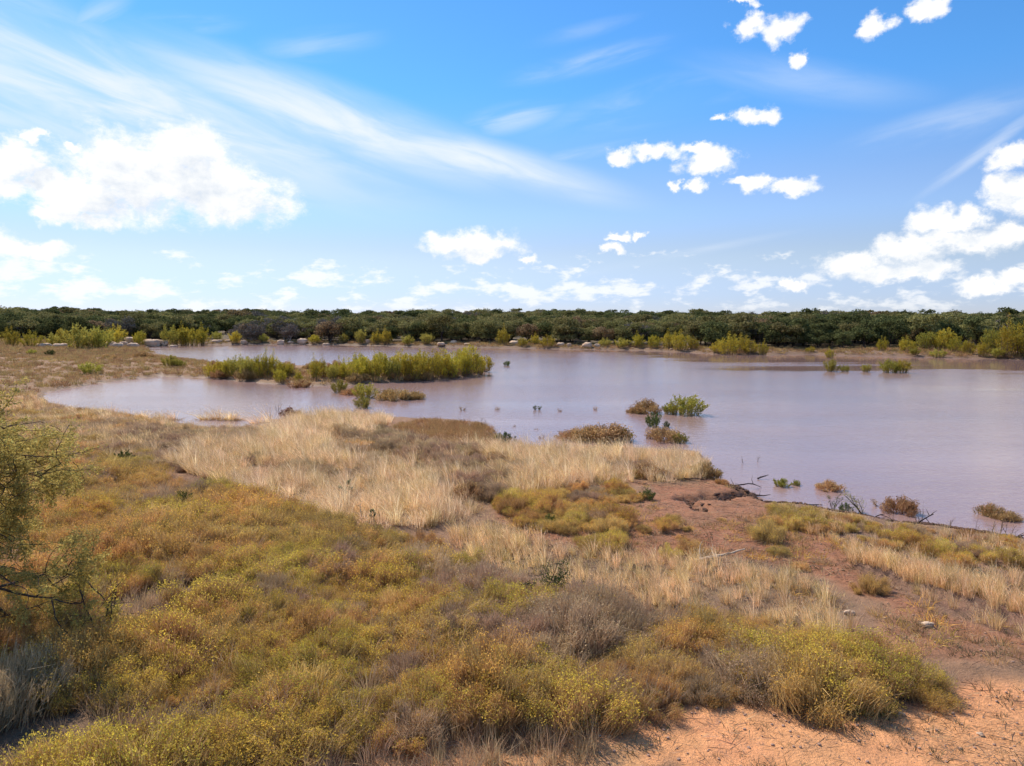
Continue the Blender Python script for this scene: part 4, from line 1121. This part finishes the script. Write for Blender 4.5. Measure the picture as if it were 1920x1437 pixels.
# small stones and clods
def pebble(seed):
    me = boulder(seed, .6); me.materials.clear(); me.materials.append(M['pebble']); return me
M['pebble'] = bark_mat('pebble', (.34, .19, .13), (.48, .34, .26), 3)
PE = [pebble(330 + k) for k in range(3)]
cover('gravel', [Z_MUD, Z_TRACK, Z_SAND, Z_GOLD, Z_BARE], .20, .6, PE, 'clods and small stones on the bare ground', 'gravel', .008, .03, seed=15, area=(-12, 26, 6, 42))
def clods():
    rng = np.random.default_rng(61); P = []
    edge = [tuple(plane_pt(a, b, .1)) for a, b in WATER_PX[23:36]][::-1]
    for L, n, sg in [(GULLY[0], 60, .22), (GULLY[1], 50, .2), (GULLY[2], 20, .2), (edge, 520, .16)]:
        L = np.array(L); seg = np.linalg.norm(np.diff(L, axis=0), axis=1); cum = np.concatenate([[0], np.cumsum(seg)])
        t = rng.uniform(0, cum[-1], n); P.append(np.stack([np.interp(t, cum, L[:, 0]), np.interp(t, cum, L[:, 1])], 1) + rng.normal(size=(n, 2)) * sg)
    P = np.concatenate(P); z = zat(P[:, 0], P[:, 1]); n = len(P)
    s_ = rng.uniform(.025, .10, n) ** 1.0
    gn_scatter('mud_clods', np.column_stack([P, z - .01]), rng.uniform(0, 6.28, n), np.stack([s_ * 1.5, s_, s_ * .7], 1), rng.integers(0, 3, n), CL, 'dark wet clods of mud along the eroded waterline', 'mud')
M['wet_mud'] = bark_mat('wet_mud', (.055, .032, .024), (.15, .085, .06), 5)
CL = []
for k in range(3):
    me = boulder(350 + k, .7); me.materials.clear(); me.materials.append(M['wet_mud']); CL.append(me)
clods()
# twiggy litter lying about
def litter(seed, mat):
    rng = np.random.default_rng(seed); mb = MB(); n = 12
    b = np.column_stack([rng.normal(size=(n, 2)) * .25, rng.uniform(.005, .05, n)]); a = rng.uniform(0, 6.28, n); L = rng.uniform(.08, .35, n)
    e = b + np.column_stack([np.cos(a) * L, np.sin(a) * L, rng.uniform(-.01, .06, n)])
    strands(mb, b, e, .009, rng); return mb.mesh('litter', M[mat])
LI = [litter(340 + k, ('dead', 'stem')[k % 2]) for k in range(4)]
cover('twig_litter', [Z_SAND, Z_MUD, Z_TRACK, Z_BOTTOM, Z_TAN], .32, .75, LI, 'thin dead twigs strewn over the bare ground', 'litter', .6, 1.4, seed=16, area=(-12, 26, 5, 42))

# ------------------------------------------------------------------ the mesquite at the left edge
def build_mesquite():
    rng = np.random.default_rng(33)
    bx, by = -12.6, 12.2
    bz = float(zat([bx], [by])[0])
    trunk, limbs, lf = MB(), MB(), MB()
    root = np.array([0, 0, -.2])
    tp, _ = limb(rng, root, (.15, .05, 1), 1.55, 4, .12); tube(trunk, tp, [.20, .18, .16, .15, .14], 8)
    def grow(p, d, L, r, lev, leafy):
        pts, dd = limb(rng, p, d, L, 5, .20 + .05 * lev, .015 * lev)
        tube(limbs, pts, np.linspace(r, r * .55, 6), 6 if lev < 2 else 4)
        if lev >= 3:
            n = 21 if leafy else 9
            t = rng.uniform(.1, 1, n); base = pts[0] + (pts[-1] - pts[0]) * t[:, None]
            if leafy:
                k = 13
                ax = unit(dd + rdir(rng, n) * .9 + np.array([0, 0, -.25]))
                tips = base + ax * rng.uniform(.14, .34, (n, 1))
                strands(lf, base, tips, .006, rng)
                tt = np.tile(np.linspace(.2, 1, k), n)[:, None]
                b2 = np.repeat(base, k, 0); e2 = np.repeat(tips, k, 0)
                pos = b2 + (e2 - b2) * tt + rng.normal(size=(n * k, 3)) * .03
                leaves(lf, pos, unit(rdir(rng, n * k) + np.repeat(ax, k, 0) * .6), rdir(rng, n * k), .025 * rng.uniform(.7, 1.3, n * k), .070 * rng.uniform(.6, 1.3, n * k))
            else:
                strands(limbs, base, base + unit(dd + rdir(rng, n) * .8) * rng.uniform(.1, .3, (n, 1)), .008, rng)
            return
        kids = 3 if lev else 4
        for i in range(kids):
            t = rng.uniform(.45, 1.0) if i else 1.0
            q = pts[int(round(t * 5))]
            nd = unit((dd + rdir(rng, 1)[0] * .85)[None])[0]
            grow(q, nd, L * rng.uniform(.55, .8), r * .5, lev + 1, leafy)
    top = tp[-1]
    for d, L, lf_ in (((1.1, -.5, 1.5), 2.1, True), ((1.1, .5, 1.7), 2.1, True), ((.8, 0, 1.9), 2.2, True), ((1.3, -.5, .8), 1.9, True), ((1.3, .4, .9), 1.9, True), ((1.2, 0, 1.3), 2.2, True), ((.9, -.3, 2.2), 2.1, True), ((1.5, -.1, .45), 2.0, True), ((.9, .1, 1.6), 2.0, True), ((.5, .5, 2.2), 2.1, True), ((.5, -.6, 1.9), 2.0, True), ((-.8, .2, 1.5), 1.8, True), ((1.0, .7, 1.2), 2.0, True), ((1.2, -.2, 1.0), 2.0, True), ((.1, -.2, 2.4), 2.1, True),
                      ((1.4, -.3, .5), 1.7, False), ((1.4, .3, .15), 1.7, False), ((.2, 1.2, 1.3), 1.8, True), ((-.4, -1.0, 1.3), 1.6, True), ((1.5, .1, .75), 2.0, True)):
        grow(top, np.array(d), L * (1.3 if lf_ else 1.05), .062, 0 if lf_ else 1, lf_)
    place('mesquite_tree', [('trunk', trunk.mesh('mesquite_trunk', M['bark'], True)), ('branches', limbs.mesh('mesquite_branches', M['bark'], True)), ('foliage', lf.mesh('mesquite_foliage', M['mesquite']))],
          'feathery olive mesquite with crooked dark branches at the left edge', 'tree', (bx, by, bz), 0.0, (1.0, 1.0, .86))
build_mesquite()

# ------------------------------------------------------------------ saplings, dead wood, cactus
put('mesquite_sapling', sapling(700, 1.2, 4, 'lime', .05, 26), 'small sapling with two dark stems in the left weeds', 'sapling', 197, 1200, 125, 1.2)
put('mesquite_sapling', sapling(701, 1.0, 7, 'green', .06, 40, spread=.6), 'feathery green sapling at the edge of the weed field', 'sapling', 1015, 1130, 78, 1.0)
put('mesquite_sapling', sapling(702, 1.0, 5, 'green', .06, 30, spread=.6), 'thin green sapling right of the feathery one', 'sapling', 1075, 1140, 55, 1.0)
put('flooded_sapling', sapling(703, 1.2, 6, 'willow_green', .06, 16, spread=.75), 'forked bare stemmed sapling in the water off the near bank', 'sapling', 1618, 962, 44, 1.1, water=True)
put('flooded_sapling', sapling(704, 1.0, 5, 'green', .06, 18, spread=.5), 'small green sapling at the bank left of the forked one', 'sapling', 1562, 956, 30, 1.0)
for i, (px, py, hp) in enumerate([(1718, 984, 26), (1730, 986, 40), (1780, 994, 30), (1828, 998, 26), (1858, 1006, 34), (1872, 1008, 40), (1888, 1010, 36), (1905, 1014, 30), (1672, 978, 20), (1754, 990, 18), (520, 772, 22), (735, 800, 16), (905, 812, 20), (1395, 870, 18), (1420, 866, 14)]):
    lab = ['bare weed stalk, %s from the left, on the near right waterline' % ords[[8, 0, 1, 9, 2, 3, 4, 5, 6, 7].index(i) if i < 10 else 0] if i < 10 else '', ][0] or ['bare stalk above the blond grass at the bay', 'dark stalk left of the brown point', 'dark stalk right of the brown point', 'thin stalk off the grassy tip', 'second thin stalk off the grassy tip'][i - 10]
    put('weed_stalk', sapling(720 + i, 1.0, 2 if i % 2 else 3, 'dead', .05, 3, 'stem', .25), lab, 'stalk', px, py, hp, 1.0, 'bare stalks at the waterline', water=True)

def dead_branch(seed, L, n, mat, r=.05):
    rng = np.random.default_rng(seed); main, side = MB(), MB()
    pts, d = limb(rng, (-L / 2, 0, r), (1, .15, .12), L, 7, .12, .01); pts[:, 2] = np.abs(pts[:, 2]) * .8 + r * .5
    tube(main, pts, np.linspace(r, r * .3, 8), 7)
    for i in range(n):
        q = pts[rng.integers(1, 7)]
        p2, _ = limb(rng, q, rdir(rng, 1)[0] + np.array([.5, 0, .35]), L * rng.uniform(.2, .45), 4, .2)
        p2[:, 2] = np.maximum(p2[:, 2], .01); tube(side, p2, np.linspace(r * .4, r * .08, 5), 5)
    return [('limb', main.mesh('dead_limb', M[mat], True)), ('twigs', side.mesh('dead_twigs', M[mat], True))]
def lay(name, parts, lab, px, py, rz, s, group=None):
    x, y, z = at_px(px, py); place(name, parts, lab, 'dead wood', (x, y, z - .01), rz, s, group)
lay('driftwood', dead_branch(740, 1.6, 6, 'pale_wood', .055), 'bleached forked driftwood lying on the red mud', 1345, 1052, .35, 1.0)
lay('driftwood', dead_branch(741, .9, 5, 'pale_wood', .05), 'bleached upright root beside the forked driftwood', 1312, 1046, 1.3, 1.0)
lay('dead_branch', dead_branch(742, 1.7, 12, 'grey_wood', .04), 'tangle of grey dead branches at the upper edge of the weeds', 552, 990, -.3, 1.0)
lay('dead_branch', dead_branch(743, 1.1, 8, 'grey_wood', .03), 'grey stick lying right of the branch tangle', 580, 998, -.5, 1.0)
lay('dead_branch', dead_branch(744, .7, 5, 'grey_wood', .02), 'thin grey twigs above the branch tangle', 490, 962, .6, 1.0)
for k, (px, py, L, rz, lab) in enumerate([(1400, 917, 1.5, -.35, 'dark wet stick along the muddy point'), (1428, 933, .8, -.9, 'short dark root at the end of the muddy point'), (1300, 902, 1.3, .05, 'dark wet stick at the foot of the blond grass'), (1520, 951, 1.2, -.1, 'dark stick on the waterline left of the green bush'),
                                          (1585, 964, 1.3, -.25, 'dark stick on the waterline below the green bush'), (1650, 980, 1.5, -.2, 'dark driftwood under the flooded sapling'), (1735, 992, 1.3, -.1, 'dark driftwood on the right waterline'), (1905, 1018, 1.2, -.15, 'dark driftwood at the right picture edge'),
                                          (1432, 899, .6, .1, 'small stick floating off the muddy point')]):
    lay('wet_stick', dead_branch(750 + k, L, 3, 'wet_wood', .04), lab, px, py, rz, 1.0, 'dark sticks on the waterline')
o = tag(obj('stone', BO[1]), 'small pale stone on the rutted track', 'stone'); x, y, z = at_px(1738, 1180); o.location = (x, y, z); o.scale = (.16, .12, .10)
o = tag(obj('stone', BO[3]), 'pale stone among the tan grass', 'stone'); x, y, z = at_px(1592, 1155); o.location = (x, y, z); o.scale = (.12, .1, .10)
o = tag(obj('stone', BO[0]), 'tiny grey stone on the orange sand at lower right', 'stone'); x, y, z = at_px(1690, 1343); o.location = (x, y, z); o.scale = (.07, .06, .05)
o = tag(obj('stone', BO[4]), 'tiny grey stone on the sand near the right edge', 'stone'); x, y, z = at_px(1838, 1380); o.location = (x, y, z); o.scale = (.07, .06, .05)

def pear(seed, n):
    rng = np.random.default_rng(seed); pads = []
    a = np.arange(10) / 10 * 2 * math.pi
    st = MB(); tube(st, [(0, 0, -.05), (.03, 0, .35), (.0, .03, .7)], [.02, .015, .01], 5)
    for i in range(n):
        mb = MB(); w, h = rng.uniform(.07, .10), rng.uniform(.10, .15)
        c = np.array([rng.normal() * .16, rng.normal() * .12, rng.uniform(.35, .85)])
        u = unit(rng.normal(size=(1, 3)) * np.array([1, 1, .2]))[0]; v = unit(np.array([[rng.normal() * .5, rng.normal() * .5, 1]]))[0]; nn = unit(np.cross(u, v)[None])[0]
        ring = c + np.cos(a)[:, None] * u * w + np.sin(a)[:, None] * v * h
        V = np.concatenate([ring, [c + nn * .022], [c - nn * .022]])
        t = [(k, (k + 1) % 10, 10) for k in range(10)] + [((k + 1) % 10, k, 11) for k in range(10)]
        mb.add(V, t=t); pads.append(('pad', mb.mesh('cactus_pad', M['cactus'], True)))
    return [('stem', st.mesh('cactus_stem', M['grey_wood']))] + pads
put('prickly_pear', pear(760, 9), 'dark prickly pear showing above the blond grass', 'cactus', 649, 942, 42, 1.0, wide=1.0)
put('prickly_pear', pear(761, 7), 'dark prickly pear low at the edge of the blond grass', 'cactus', 702, 985, 34, 1.0, wide=1.3)
put('dead_stalk', sapling(762, 1.0, 3, 'cactus', .08, 2, 'grey_wood', .4), 'pale forked dead stalk beside the low prickly pear', 'stalk', 680, 982, 38, 1.0)

# ------------------------------------------------------------------ look-alikes told apart by their order from the left
def tell_apart():
    by = {}
    for o in scene.objects:
        if o.parent is None and 'label' in o: by.setdefault(o['label'], []).append(o)
    for lab, L in by.items():
        if len(L) < 2: continue
        L.sort(key=lambda o: float(to_px(o.location.x, o.location.y, o.location.z)[0]))
        for k, o in enumerate(L):
            o['label'] = lab + ', ' + ('leftmost' if k == 0 else 'rightmost' if k == len(L) - 1 else '%s from left' % ords[min(k, 19)])
tell_apart()
